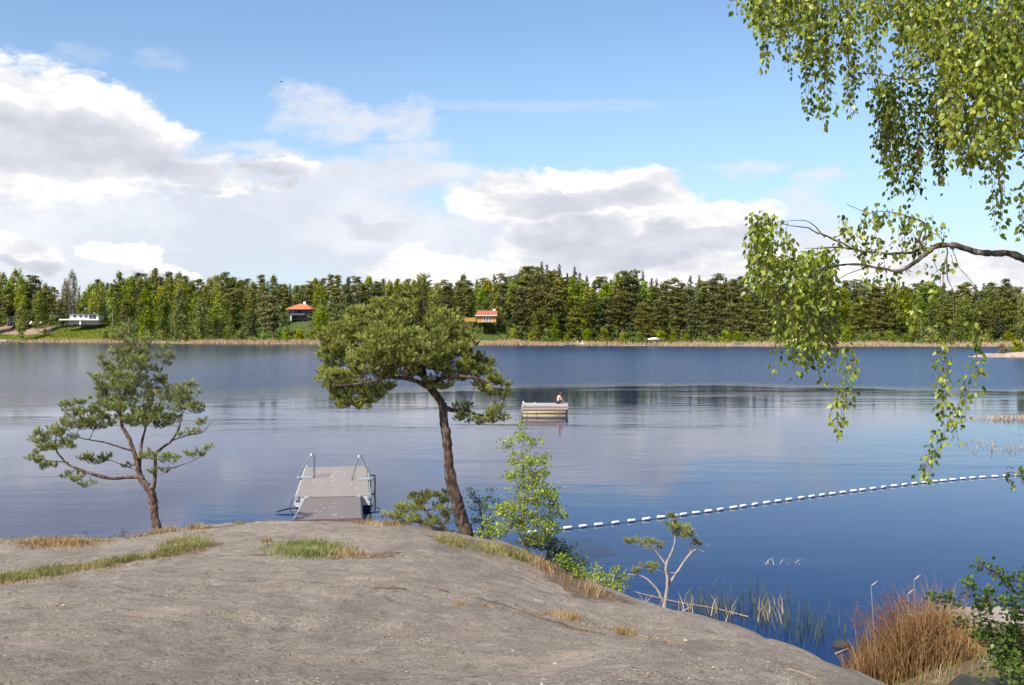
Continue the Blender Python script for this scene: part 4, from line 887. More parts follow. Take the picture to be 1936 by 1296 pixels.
# bathers' guests: gulls and a person
SKIN = mat('skin', (.62, .36, .24), .55, var=.03); HAIR = mat('dark_hair', (.02, .014, .01), .6, var=.05); SHORT = mat('dark_swim_shorts', (.03, .03, .045), .8, var=.05)
GWHT = mat('gull_white', (.82, .82, .82), .7, var=.02); GGRY = mat('gull_grey', (.38, .40, .43), .7, var=.03); BEAK = mat('yellow_beak', (.6, .4, .05), .5, var=.03)
def lathe_body(pts, rad, k=10, squash=1.0): return tube(pts, rad, k)
def gull(loc, rz_, label, s_=1.0):
    r = empty('gull', loc, label, 'bird', None, rz_); r.scale = (s_, s_, s_)
    b = MB(); b.tube([(-.24, 0, .16), (-.16, 0, .17), (-.04, 0, .17), (.07, 0, .2), (.12, 0, .27), (.15, 0, .33), (.19, 0, .34), (.22, 0, .33)], [.012, .05, .085, .08, .05, .042, .04, .012], 10); b.build('body', GWHT, r, True)
    for sy in (-1, 1):
        b = MB(); b.tube([(.07, sy * .06, .21), (-.05, sy * .078, .2), (-.2, sy * .05, .17), (-.3, sy * .02, .16)], [.03, .045, .03, .006], 6); b.build('wing', GGRY, r, True)
        b = MB(); b.tube([(.0, sy * .03, .11), (.01, sy * .03, 0)], .007, 5); b.build('leg', BEAK, r)
    b = MB(); b.tube([(.21, 0, .33), (.27, 0, .32)], [.014, .003], 6); b.build('beak', BEAK, r)
def onraft(px, y):
    X = (px - CX) / F * (rl[1] + y); return np.array([X, rl[1] + y, rt + .03])
gull(onraft(990, .25), radians(100), 'white gull perched on the left corner of the raft', .85)
gull(onraft(1011, .5), radians(80), 'smaller white gull near the front edge of the raft', .62)
def skin_body(name, joints, edges, mats, parent, sub=2, mesh_name='body'):
    me = bpy.data.meshes.new(mesh_name); me.from_pydata([j[:3] for j in joints], edges, []); o = bpy.data.objects.new(name, me); COL.objects.link(o)
    md = o.modifiers.new('skin', 'SKIN'); md.use_smooth_shade = True
    for i, j in enumerate(joints): me.skin_vertices[0].data[i].radius = (j[3], j[4] if len(j) > 4 else j[3])
    me.skin_vertices[0].data[0].use_root = True
    s_ = o.modifiers.new('sub', 'SUBSURF'); s_.levels = sub; s_.render_levels = sub; me.materials.append(mats); o.parent = parent; return o
def person():
    # child sitting on the far side of the raft with drawn-up knees, facing away to the right
    r = empty('person', onraft(1055, 2.1), 'person in dark swim shorts sitting on the raft with bent back and dark hair', 'person', None, radians(-60))
    J = [(0, 0, .12, .11, .13), (0, .02, .26, .105, .12), (0, .06, .42, .11, .15), (0, .10, .54, .09, .15), (0, .13, .61, .045), (0, .16, .66, .05),
         (.09, .02, .11, .08), (.14, .26, .42, .055), (.13, .42, .10, .042), (.13, .47, .035, .035), (.13, .58, .03, .03),
         (-.09, .02, .11, .08), (-.14, .26, .40, .055), (-.13, .42, .10, .042), (-.13, .47, .035, .035), (-.13, .58, .03, .03),
         (.17, .10, .53, .048), (.21, .20, .36, .036), (.10, .38, .33, .028), (.05, .42, .32, .025),
         (-.17, .10, .53, .048), (-.21, .20, .36, .036), (-.10, .38, .33, .028), (-.05, .42, .31, .025)]
    E_ = [(0, 1), (1, 2), (2, 3), (3, 4), (4, 5), (0, 6), (6, 7), (7, 8), (8, 9), (9, 10), (0, 11), (11, 12), (12, 13), (13, 14), (14, 15), (3, 16), (16, 17), (17, 18), (18, 19), (3, 20), (20, 21), (21, 22), (22, 23)]
    o = skin_body('body', J, E_, SKIN, r)
    b = MB(); b.tube([(0, .16, .63), (0, .165, .67), (0, .175, .73), (0, .18, .79), (0, .17, .84), (0, .16, .865)], [.05, .075, .093, .093, .066, .012], 12); b.build('head', SKIN, r, True)
    b = MB(); b.tube([(0, .12, .66), (0, .125, .72), (0, .14, .79), (0, .15, .855), (0, .155, .882)], [.055, .092, .103, .075, .012], 12); b.build('hair', HAIR, r, True)
    b = MB(); b.tube([(0, -.02, .02), (0, -.02, .12), (0, .0, .2)], [.15, .16, .13], 12)
    for sx in (-1, 1): b.tube([(sx * .08, .0, .11), (sx * .12, .15, .28)], [.105, .08], 10)
    b.build('shorts', SHORT, r, True)
person()

# ------------------------------------------------------------------ line of swimming-area floats
FW = mat('white_float_plastic', (.80, .80, .78), .4, var=.02); ROPE = mat('blue_rope', (.05, .07, .11), .8, var=.1)
line_px = [(1000, 1009), (1020, 1007), (1060, 1002), (1150, 992), (1250, 980), (1350, 967), (1480, 948), (1600, 932), (1720, 917), (1830, 906), (1905, 901), (1990, 894)]
LP = spline(np.array([W(a, b_) for a, b_ in line_px]), 400)
seg = np.concatenate([[0], np.cumsum(np.linalg.norm(np.diff(LP, axis=0), axis=1))]); tot = seg[-1]
line = empty('float_line', (LP[0][0], LP[0][1], 0), 'string of white floats marking off the swimming area across the right of the lake', 'buoy line')
off = LP[0]
b = MB(); pts = LP[::4] - off; pts = pts + np.array([0, 0, .015]); b.tube(pts, .009, 5); b.build('rope', ROPE, line)
fm = MB(); fm.tube([(-.155, 0, 0), (-.15, 0, 0), (-.125, 0, 0), (.125, 0, 0), (.15, 0, 0), (.155, 0, 0)], [.01, .034, .046, .046, .034, .01], 12); fmesh = fm.mesh('float', FW, True)
pos = .1; fi = 0; rr = np.random.default_rng(9)
while pos < tot:
    i = min(np.searchsorted(seg, pos), len(LP) - 2); d = unit(LP[i + 1] - LP[i - 1]) if i > 0 else unit(LP[1] - LP[0]); o = link('float', fmesh, line, LP[i] - off + np.array([0, 0, .045])); o.rotation_euler = (rr.uniform(0, .1), rr.uniform(-.06, .06), atan2(d[1], d[0]) + rr.uniform(-.16, .16))
    pos += .60 + rr.uniform(-.05, .05) + (.0 if fi != 9 else -.14); fi += 1
# far bird in the sky
b = MB(); b.add([(0, 0, 0), (-.34, .1, .1), (-.3, -.1, .09), (.34, .1, .1), (.3, -.1, .09), (0, -.35, 0), (0, .3, .02), (0, 0, -.1)], [(0, 6, 1, 2), (0, 4, 3, 6), (5, 0, 7), (6, 7, 0)]); b.tube([(0, -.4, 0), (0, -.1, 0), (0, .25, 0), (0, .35, 0)], [.01, .09, .07, .01], 6)
tag(b.build('flying_bird', HAIR, None, loc=P(531, 155, 160)), 'tiny dark bird flying in the blue sky', 'bird')
# ------------------------------------------------------------------ fast height lookup, sampling the rock through photo regions
_gx = np.arange(-18, 14.01, .1); _gy = np.arange(-6, 31.01, .1); _GZ = rockz(*np.meshgrid(_gx, _gy), True)
def rz_fast(x, y):
    u = np.clip((np.asarray(x) + 18) / .1, 0, len(_gx) - 1.001); v = np.clip((np.asarray(y) + 6) / .1, 0, len(_gy) - 1.001); i = u.astype(int); j = v.astype(int); fu = u - i; fv = v - j
    return (_GZ[j, i] * (1 - fu) + _GZ[j, i + 1] * fu) * (1 - fv) + (_GZ[j + 1, i] * (1 - fu) + _GZ[j + 1, i + 1] * fu) * fv
def ground_many(px, py, lo=4.0):
    px = np.asarray(px, float); py = np.asarray(py, float); Ys = np.linspace(lo, 31, 700)
    a = np.array([P(u, v, 1.0) for u, v in zip(px, py)]); X = a[:, 0:1] * Ys; Z = H + (a[:, 2:3] - H) * Ys
    hit = rz_fast(X, np.broadcast_to(Ys, X.shape)) >= Z; ok = hit.any(1); k = hit.argmax(1)
    x = X[np.arange(len(px)), k]; y = Ys[k]; return np.stack([x, y, rz_fast(x, y)], 1)[ok]
def sample_ellipse(cx, cy, rx, ry, n, rng, rot=0.0, edge=.5):
    r = np.minimum(1.45, np.abs(rng.normal(0, .62, n)) + .12); a = rng.uniform(0, 2 * pi, n); u = r * np.cos(a) * rx; v = r * np.sin(a) * ry; c, s_ = cos(radians(rot)), sin(radians(rot))
    return ground_many(cx + u * c - v * s_, cy + u * s_ + v * c)
GRASS = leaf_mat('grass', (.17, .165, .05), (.46, .40, .19), .35, .7, tcol=(1.2, 1.15, .6), spec=.15)
GREEN = leaf_mat('green_grass', (.16, .19, .055), (.38, .38, .16), .35, .7, tcol=(1.2, 1.15, .6), spec=.15)
DRYG = leaf_mat('dry_grass', (.27, .17, .075), (.58, .44, .25), .3, .75, tcol=(1.1, 1.0, .7), spec=.1)
def grass(p, hgt, m_, label, lean=.6, w_=.006, name='grass', rng=None, tmul=1.0, cat='grass'):
    rng = rng or np.random.default_rng(len(p)); n = len(p); c = p.mean(0)
    hh = hgt * rng.uniform(.35, 1.15, n) * (1 + .5 * vnoise(p[:, 0] * 5, p[:, 1] * 5, 3))
    V, Fc, h_ = blades(n, p[:, 0] - c[0], p[:, 1] - c[1], p[:, 2] - c[2] - .01, hh, w_ * rng.uniform(.6, 1.4, n) * (p[:, 1] / 12 + .4), lean, rng)
    t = np.clip(np.repeat(np.clip(rng.normal(.45, .25, n) + 1.2 * vnoise(p[:, 0] * 2.5, p[:, 1] * 2.5, 7), 0, 1), 5), 0, 1) * tmul
    o = link(name, mesh(name, V, Fc, m_, tint=t), None, c); return tag(o, label, cat, kind='stuff')
rg = np.random.default_rng(21)
def along(pl_px, width_px, n, rng, jit=1.0):
    pl_ = spline(np.array([(a, b_, 0) for a, b_ in pl_px]), 200)[:, :2]; k = rng.integers(0, 200, n)
    w_ = np.interp(k / 199, np.linspace(0, 1, len(width_px)), width_px); m_ = fbm(pl_[k, 0], k * 0, .02, 3, 5)
    q_ = vnoise(pl_[k, 0] * .06, k * 0, 9) + .6 * vnoise(pl_[k, 0] * .17, k * 0, 4); sel = rng.uniform(-.35, .5, n) < q_ + .15; k = k[sel]; w_ = w_[sel]; m_ = m_[sel]; n = len(k)
    return ground_many(pl_[k, 0] + rng.normal(0, 8, n), pl_[k, 1] + rng.normal(0, 1, n) * w_ * .45 + m_ * 3)
s1 = along(((-40, 1104), (60, 1090), (150, 1078), (250, 1058), (330, 1044), (400, 1026)), (9, 8, 8, 6, 9, 3), 9500, rg)
grass(s1, .085, GRASS, 'long strip of yellow-green grass in the fold of the rock at lower left', rng=rg)
grass(sample_ellipse(345, 1032, 42, 12, 2000, rg, -14), .11, GRASS, 'taller pale grass where the grass strip widens below the left pine', rng=rg)
grass(sample_ellipse(110, 1027, 75, 10, 3200, rg), .11, DRYG, 'dry straw-coloured grass on the left end of the rock', rng=rg)
grass(sample_ellipse(585, 1041, 62, 13, 4200, rg), .10, GREEN, 'lens-shaped patch of fresh green grass in the middle of the rock', rng=rg)
grass(sample_ellipse(652, 1048, 26, 6, 500, rg), .10, DRYG, 'dry grass at the right end of the green grass patch', rng=rg)
grass(sample_ellipse(505, 1025, 10, 3, 160, rg), .10, DRYG, 'small dry tuft left of the green grass patch', rng=rg)
grass(along(((250, 1016), (300, 1006), (345, 1000), (400, 998)), (6, 5, 3, 2), 1600, rg), .13, DRYG, 'dry grass and moss round the foot of the left pine', rng=rg)
grass(along(((835, 1022), (890, 1034), (950, 1046), (1005, 1062)), (7, 10, 9, 6), 4200, rg), .15, GRASS, 'grass verge along the rock edge under the leaning pine', rng=rg)
grass(along(((1000, 1058), (1045, 1080), (1090, 1106), (1135, 1130)), (8, 9, 8, 6), 1700, rg), .17, DRYG, 'dry grass on the brown bank right of the birch sapling', rng=rg)
grass(sample_ellipse(868, 1144, 9, 4, 260, rg), .055, DRYG, 'tiny dry tuft at the left end of the crack in the rock', w_=.004, rng=rg)
grass(sample_ellipse(1072, 1169, 30, 6, 900, rg, 10), .075, DRYG, 'larger dry tuft growing in the crack of the rock', w_=.004, rng=rg)
grass(sample_ellipse(1182, 1198, 18, 5, 520, rg, 10), .085, DRYG, 'dry reddish tuft near the right part of the crack', w_=.004, rng=rg)
grass(sample_ellipse(450, 990, 10, 2.5, 200, rg), .10, GRASS, 'small green tuft on the crest left of the gangway', rng=rg)
grass(sample_ellipse(690, 989, 22, 3, 500, rg), .10, DRYG, 'low brown tuft on the crest right of the gangway', rng=rg)
grass(sample_ellipse(740, 992, 30, 4, 400, rg), .10, DRYG, 'thin dry grass under the low bushy pine', rng=rg)
grass(np.array([(x, y, float(rz_fast(x, y))) for x, y in zip(rg.uniform(5.4, 9.5, 3000), rg.uniform(12.5, 18, 3000)) if rz_fast(x, y) > -.1]), .26, GREEN, 'lush green grass under the dry clump at the lower right', w_=.008, rng=rg)
# litter in the soil and chips on the rock
def chips(p, size, cols, label, name, rng, flat=.4, cat='litter'):
    n = len(p); c = p.mean(0); tv = np.array([(-.5, -.4, 0), (.5, -.35, 0), (.45, .4, .0), (-.4, .5, 0), (0, 0, .8)]); tf = np.array([[0, 1, 4], [1, 2, 4], [2, 3, 4], [3, 0, 4]])
    a = rng.uniform(0, 2 * pi, n); R = np.zeros((n, 3, 3)); R[:, 0, 0] = np.cos(a); R[:, 0, 1] = -np.sin(a); R[:, 1, 0] = np.sin(a); R[:, 1, 1] = np.cos(a); R[:, 2, 2] = flat
    s_ = size * rng.lognormal(0, .45, n); V, Fc = scatter(tv, tf, R, s_, p - c + [0, 0, .001]); 
    return tag(link(name, mesh(name, V, Fc, cols, tint=np.repeat(rng.uniform(0, 1, n), 5)), None, c), label, cat, kind='stuff')
LIT = leaf_mat('needle_litter', (.11, .06, .035), (.36, .25, .15), 0.0, .9, spec=.05); CHIP = leaf_mat('stone_chips', (.16, .14, .12), (.50, .43, .35), 0.0, .9, spec=.1)
p_ = np.concatenate([along(((-40, 1112), (60, 1100), (150, 1088), (250, 1066), (330, 1052), (400, 1034)), (3, 3, 4, 4, 3, 2), 1500, rg), along(((835, 1032), (900, 1046), (960, 1060), (1040, 1096), (1140, 1140)), (4, 5, 5, 6, 4), 1800, rg),
                     along(((870, 1142), (1000, 1158), (1090, 1176), (1190, 1200), (1280, 1216)), (1.5, 5, 4, 4, 1.5), 800, rg), along(((640, 1052), (690, 1052), (720, 1044)), (4, 5, 3), 500, rg), along(((250, 1012), (330, 1002), (450, 990)), (3, 2, 1.5), 400, rg)])
chips(p_, .013, LIT, 'brown needle and leaf litter lying in the folds of the rock', 'litter', rg)
p_ = ground_many(rg.uniform(-20, 1500, 5200), rg.uniform(1075, 1300, 5200)); p_ = p_[fbm(p_[:, 0], p_[:, 1], .9, 3, 12) > -.15]
chips(p_, .007, CHIP, 'small pale stone chips and grit scattered over the bare rock', 'gravel', rg, .35, 'gravel')
# a few dry twigs lying on the rock
TWIG = mat('dry_twig', (.30, .20, .13), .9, var=.15, scale=9)
for i, (a, b_, lab) in enumerate((((55, 1116), (110, 1110), 'dark dry twig below the grass strip at left'), ((1488, 1262), (1545, 1284), 'orange-brown strip of fallen needles near the lower right edge of the rock'))):
    q0 = ground(*a); q1 = ground(*b_); t = spline(np.array([q0, (q0 + q1) / 2 + [0.02, .03, 0], q1]), 8); t[:, 2] = rz_fast(t[:, 0], t[:, 1]) + .006
    b = MB(); b.tube(t - q0, .006, 5); tag(b.build('fallen_twig', TWIG, None, loc=q0), lab, 'twig')

# ------------------------------------------------------------------ near trees
BARK_DARK = bark_mat('old_pine_bark', [(.2, (.012, .008, .006)), (.42, (.042, .027, .020)), (.6, (.09, .06, .045)), (.85, (.22, .16, .13))], 4.0, (1, 1, .3), .02, 16)
BARK_PALE = bark_mat('young_pine_bark', [(.2, (.09, .05, .035)), (.5, (.24, .14, .10)), (.85, (.42, .32, .26))], 6.0, (1, 1, .3), .006, 22)
BARK_MID = bark_mat('dark_young_pine_bark', [(.2, (.025, .016, .012)), (.5, (.09, .055, .040)), (.85, (.26, .19, .15))], 6.0, (1, 1, .3), .008, 22)
BARK_GREY = bark_mat('grey_wood', [(.2, (.16, .12, .10)), (.5, (.34, .27, .23)), (.85, (.50, .43, .38))], 7.0, (1, 1, .3), .004, 22)
BARK_LIMB = bark_mat('birch_limb_bark', [(.3, (.02, .016, .013)), (.5, (.07, .055, .043)), (.66, (.15, .125, .10)), (.85, (.42, .38, .33))], 9.0, (1, 1, 1), .004, 12)
BARK_BIRCH = bark_mat('birch_bark', [(.25, (.03, .026, .023)), (.42, (.11, .095, .08)), (.62, (.30, .27, .24)), (.85, (.55, .52, .48))], 7.0, (1, 1, 1.6), .004, 10)
NEEDLE = leaf_mat('pine_needles', (.035, .075, .010), (.50, .51, .12), .18, .5, tcol=(1.3, 1.25, .5), spec=.4)
NEEDLE2 = leaf_mat('bluish_pine_needles', (.05, .085, .018), (.38, .40, .13), .18, .5, tcol=(1.3, 1.25, .5), spec=.4)
def needle_tuft(n, L, seed, spread=1.0, w_=.0095):
    rng = np.random.default_rng(seed); V = []; Fc = []
    for i in range(n):
        t = (i + rng.uniform(0, 1)) / n; a = rng.uniform(0, 6.28); th = radians(rng.uniform(28, 62)) * spread * (1.15 - .75 * t)
        b = np.array([0, t * L, 0]); d = np.array([cos(a) * sin(th), cos(th), sin(a) * sin(th)]); l = rng.uniform(.045, .068)
        s_ = unit(np.cross(d, rng.normal(size=3))) * w_ / 2; k = len(V); V += [b - s_, b + s_, b + d * l]; Fc.append((k, k + 1, k + 2))
    return np.array(V), np.array(Fc)
def grow(base, attr, alpha=.35):
    """joins attraction points to the limb nodes base (N,3): shortest link plus a share of the path already grown"""
    N0 = len(base); pos = [b for b in base]; path = [0.0] * N0; par = [-1] * N0; A_ = np.array(attr)
    d0 = np.min(np.linalg.norm(A_[:, None] - np.array(base)[None], axis=2), axis=1)
    for i in np.argsort(d0):
        a = A_[i]; Q = np.array(pos); dd = np.linalg.norm(Q - a, axis=1); cost = dd + alpha * np.array(path) + .25 * np.clip(Q[:, 2] - a[2], 0, None)
        j = int(np.argmin(cost)); par.append(j); pos.append(a); path.append(path[j] + dd[j])
    return np.array(pos), np.array(par), N0
def twig_mesh(pos, par, N0, rmin, rmax, power=.42, sag=.06, rng=RNG, k=4):
    n = len(pos); cnt = np.ones(n)
    for i in range(n - 1, N0 - 1, -1):
        if par[i] >= 0: cnt[par[i]] += cnt[i]
    V = []; Fc = []; nv = 0
    for i in range(N0, n):
        a, b_ = pos[par[i]], pos[i]; L = np.linalg.norm(b_ - a)
        ra = min(rmax, rmin * cnt[i] ** power); rb = min(rmax, rmin * max(1, cnt[i] - 1) ** power) * .85
        m_ = (a + b_) / 2 + rng.normal(0, sag * L * .5, 3) + np.array([0, 0, -sag * L]); v, f = tube([a, m_, b_], [ra, (ra + rb) / 2, rb], k, False); V.append(v); Fc += [tuple(q + nv for q in ff) for ff in f]; nv += len(v)
    return np.concatenate(V), np.array(Fc), cnt
def limb_nodes(px_pts, Y0, dense=.12):
    """px_pts: (px, py, dY, radius_m); returns sampled points and radii"""
    p = np.array([P(a, b_, Y0 + c) for a, b_, c, r in px_pts]); r = np.array([q[3] for q in px_pts]); L = np.linalg.norm(np.diff(p, axis=0), axis=1).sum()
    n = max(5, int(L / dense)); s_ = spline(np.hstack([p, r[:, None]]), n); return s_[:, :3], np.clip(s_[:, 3], .003, None)
def near_tree(kind, name, label, cat, base_px, Y0, limbs, lobes, bark, leafmat, sub_r=.27, per_m2=5.5, tips=15, sh=None, rmin=.004, rmax=.05, seed=1, tuft=None, squash=.62, leaf=None, group=None, twigm=None, base=None, fill=.8, up=.75, tintb=.45, alpha=.35, lw=1.0):
    rng = np.random.default_rng(seed); base = P(*base_px, Y0) if base is None else base; root = empty(name, base, label, cat, group)
    nodes = []
    for i, lb in enumerate(limbs):
        p, r = limb_nodes(lb, Y0, .055 if i == 0 else .09); 
        wob = np.cumsum(rng.normal(0, .006, p.shape), axis=0); wob -= np.linspace(0, 1, len(p))[:, None] * wob[-1]; p = p + wob
        if i == 0: p = np.vstack([p[:1] - [0, 0, .3], p]); r = np.r_[r[0], r]
        rr_ = r * lw * (1 + .06 * rng.normal(size=len(r))); kk = 18 if i == 0 else 8; Vv, Ff = tube(p - base, rr_, kk); pc = np.repeat(p - base, kk, axis=0); th_ = np.tile(np.arange(kk) * 2 * pi / kk, len(p)); hh_ = np.repeat(np.cumsum(np.r_[0, np.linalg.norm(np.diff(p, axis=0), axis=1)]), kk)
        nz = .30 * fbm(np.cos(th_) * 1.6 + hh_ * .9, np.sin(th_) * 1.6 + hh_ * 2.2, 1.7, 4, seed + i) + .12 * vnoise(th_ * 2.4, hh_ * 9, seed); Vv = pc + (Vv - pc) * (1 + nz)[:, None]; b = MB(); b.add(Vv, Ff); b.build('trunk' if i == 0 else 'limb', bark, root, True); nodes.append(p if i else p[len(p) // 4:])
    nodes = np.concatenate(nodes); k = F / Y0; C = []; SR = []
    for q in lobes:
        cx, cy, rx, ry = q[:4]; dY = q[4] if len(q) > 4 else 0.0; rd = q[5] if len(q) > 5 else rx / k * fill; dens = q[6] if len(q) > 6 else 1.0
        n = max(1, int(round(pi * rx * ry / k / k * per_m2 * dens * max(1, rd * 2.0))))
        u = rand_unit(n, rng) * (rng.uniform(.35, 1, n) ** .5)[:, None]; c = P(cx, cy, Y0 + dY)
        C.append(c + u * np.array([rx / k, rd, ry / k]) * .92); SR.append(np.minimum(sub_r * rng.uniform(.75, 1.25, n), .3 + .6 * ry / k))
    C = np.concatenate(C); SR = np.concatenate(SR)
    pos, par, N0 = grow(nodes, C - [0, 0, .05], alpha); V, Fc, cnt = twig_mesh(pos, par, N0, rmin, rmax, rng=rng)
    # shoots round each clump centre
    m_ = len(C); nt = tips; d = rand_unit(m_ * nt, rng); d[:, 2] = np.abs(d[:, 2]) * .9 - .28 * rng.uniform(0, 1, len(d)); d = unit(d)
    rad = np.repeat(SR, nt) * rng.uniform(.45, 1.0, m_ * nt); ctr = np.repeat(C, nt, axis=0); T = ctr + d * np.stack([rad, rad, rad * squash], 1)
    st = ctr - np.array([0, 0, .05]); tb = MB(); 
    tv = np.array([(-.5, 0, 0), (.5, 0, 0), (.0, 1, 0)]); 
    # fine twigs: three-sided slivers from clump centre to each shoot
    dd = T - st; L = np.linalg.norm(dd, axis=1); s3 = np.array([(1, 0, 0), (-.5, 0, .87), (-.5, 0, -.87), (0, 1, 0)]); f3 = np.array([[0, 1, 3], [1, 2, 3], [2, 0, 3]])
    Vt, Ft = scatter(s3, f3, frames(dd, rng.uniform(0, 6, len(T))), np.stack([np.full(len(T), rmin * .9), L, np.full(len(T), rmin * .9)], 1)[:, None, :].reshape(len(T), 3), st) if False else (None, None)
    R = frames(dd, rng.uniform(0, 6, len(T))); sc_ = np.stack([np.full(len(T), rmin * .8), L, np.full(len(T), rmin * .8)], 1); W_ = np.einsum('nij,nkj->nki', R, s3[None] * sc_[:, None, :]) + st[:, None, :]
    Vt = W_.reshape(-1, 3); Ft = (f3[None] + (np.arange(len(T)) * 4)[:, None, None]).reshape(-1, 3)
    tw = mesh('branches', V - base, Fc, bark if twigm is None else twigm, smooth=True); tag(link('branches', tw, root), kind='stuff')
    tag(link('twigs', mesh('twigs', Vt - base, Ft, bark if twigm is None else twigm), root), kind='stuff')
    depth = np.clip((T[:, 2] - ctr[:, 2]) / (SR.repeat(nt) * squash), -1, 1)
    ti = np.clip(tintb + .22 * depth + rng.normal(0, .14, len(T)) + np.repeat(rng.normal(0, .13, m_), nt), 0, 1)  # shoots on clump tops tinted lighter, light from above put into the colour
    if kind == 'pine':
        sd_ = unit(d * .8 + np.array([0, 0, up]) + rng.normal(0, .25, d.shape)); tvs = tuft or needle_tuft(34, .085, seed)
        Vn, Fn = scatter(tvs[0], tvs[1], frames(sd_, rng.uniform(0, 6, len(T))), rng.uniform(.75, 1.25, len(T)), T - sd_ * .05 - base)
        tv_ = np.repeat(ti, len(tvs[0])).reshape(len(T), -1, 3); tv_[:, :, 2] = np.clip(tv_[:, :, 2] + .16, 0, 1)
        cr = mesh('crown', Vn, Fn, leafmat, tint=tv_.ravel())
    else:
        ls, ln = leaf; rep = rng.integers(1, 3, len(T)); T2 = np.repeat(T, rep, axis=0) + rng.normal(0, .028, (rep.sum(), 3)); n = len(T2)
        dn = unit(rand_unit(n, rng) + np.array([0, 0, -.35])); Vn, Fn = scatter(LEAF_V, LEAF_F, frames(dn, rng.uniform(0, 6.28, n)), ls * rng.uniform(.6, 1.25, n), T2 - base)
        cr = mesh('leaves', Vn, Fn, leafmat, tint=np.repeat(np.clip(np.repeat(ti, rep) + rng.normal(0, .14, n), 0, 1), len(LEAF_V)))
    o = link('crown' if kind == 'pine' else 'leaves', cr, root); tag(o, kind='stuff'); return root
LEAF_V = np.array([(0, 0, 0), (.33, .26, .07), (.31, .52, .06), (0, 1, -.02), (-.31, .52, .06), (-.33, .26, .07), (0, .42, -.03)]); LEAF_F = np.array([[0, 1, 6], [1, 2, 6], [2, 3, 6], [3, 4, 6], [4, 5, 6], [5, 0, 6]])

# leaning pine in the middle
Y0 = 24.0
near_tree('pine', 'pine_tree', 'broad bushy pine with a leaning dark trunk on the rock edge, middle of the picture', 'tree', (878, 1018), Y0,
    [[(879, 1030, 0, .27), (878, 1008, 0, .215), (872, 975, 0, .17), (866, 945, 0, .155), (855, 905, 0, .135), (848, 860, 0, .122), (843, 815, 0, .112), (838, 780, 0, .108), (831, 757, 0, .105), (818, 738, .0, .10), (803, 712, .1, .09), (793, 675, .1, .075), (790, 630, .1, .055), (796, 580, 0, .035), (797, 535, 0, .015)],
     [(840, 768, 0, .07), (855, 774, .1, .06), (880, 774, .2, .045), (905, 784, .2, .03), (945, 788, .2, .012)],
     [(818, 738, 0, .07), (785, 722, -.4, .055), (740, 715, -.7, .045), (690, 725, -.8, .03), (640, 730, -.8, .015)],
     [(806, 715, 0, .07), (760, 690, .4, .055), (710, 665, .6, .04), (650, 655, .7, .02), (620, 650, .7, .01)],
     [(812, 728, 0, .065), (845, 712, -.5, .05), (890, 712, -.8, .035), (940, 728, -.8, .012)],
     [(798, 690, 0, .055), (840, 665, .5, .04), (875, 650, .6, .015)], [(793, 660, 0, .05), (755, 625, -.5, .035), (700, 610, -.8, .015)]],
    [(640, 650, 42, 44, 0), (690, 618, 48, 42, .2), (742, 598, 52, 42, 0), (790, 560, 25, 30, 0), (797, 533, 12, 14, 0, .2), (835, 615, 42, 34, .1), (872, 645, 32, 36, 0), (648, 695, 48, 32, .3), (705, 685, 55, 36, -.5), (678, 745, 46, 30, 0), (640, 745, 20, 16, 0), (665, 765, 30, 12, 0, .5), (720, 735, 30, 14, 0), (955, 745, 14, 12, 0), (900, 690, 36, 24, .3), (735, 650, 60, 46, -.9), (740, 650, 60, 46, .9),
     (800, 665, 60, 44, -.8), (805, 660, 60, 44, .8), (855, 685, 50, 34, 0), (905, 712, 48, 22, 0), (935, 733, 30, 16, 0), (835, 722, 36, 14, -.3), (636, 718, 40, 20, -.3), (895, 792, 34, 13, 0, .4), (938, 786, 26, 17, 0, .4), (875, 772, 16, 8, .2, .3), (760, 705, 40, 14, .4), (618, 680, 20, 30, 0)],
    BARK_DARK, NEEDLE, sub_r=.14, per_m2=74, tips=9, tuft=needle_tuft(34, .09, 3, w_=.011), tintb=.45, lw=.9, seed=3, squash=.8, up=.45, fill=.8, rmax=.035)
Y1 = 25.4
LD_ = lambda lb, a, b_: [(q[0], q[1], q[2] * a, q[3] * b_, q[4], q[5] * a, 0.75 if q[1] < 765 else 1.25) for q in lb]
SC_ = lambda lb, a, b_: [(q[0], q[1], q[2] * a, q[3] * b_) + tuple(q[4:5]) + ((q[5] * a,) if len(q) > 5 else ()) + tuple(q[6:]) for q in lb]
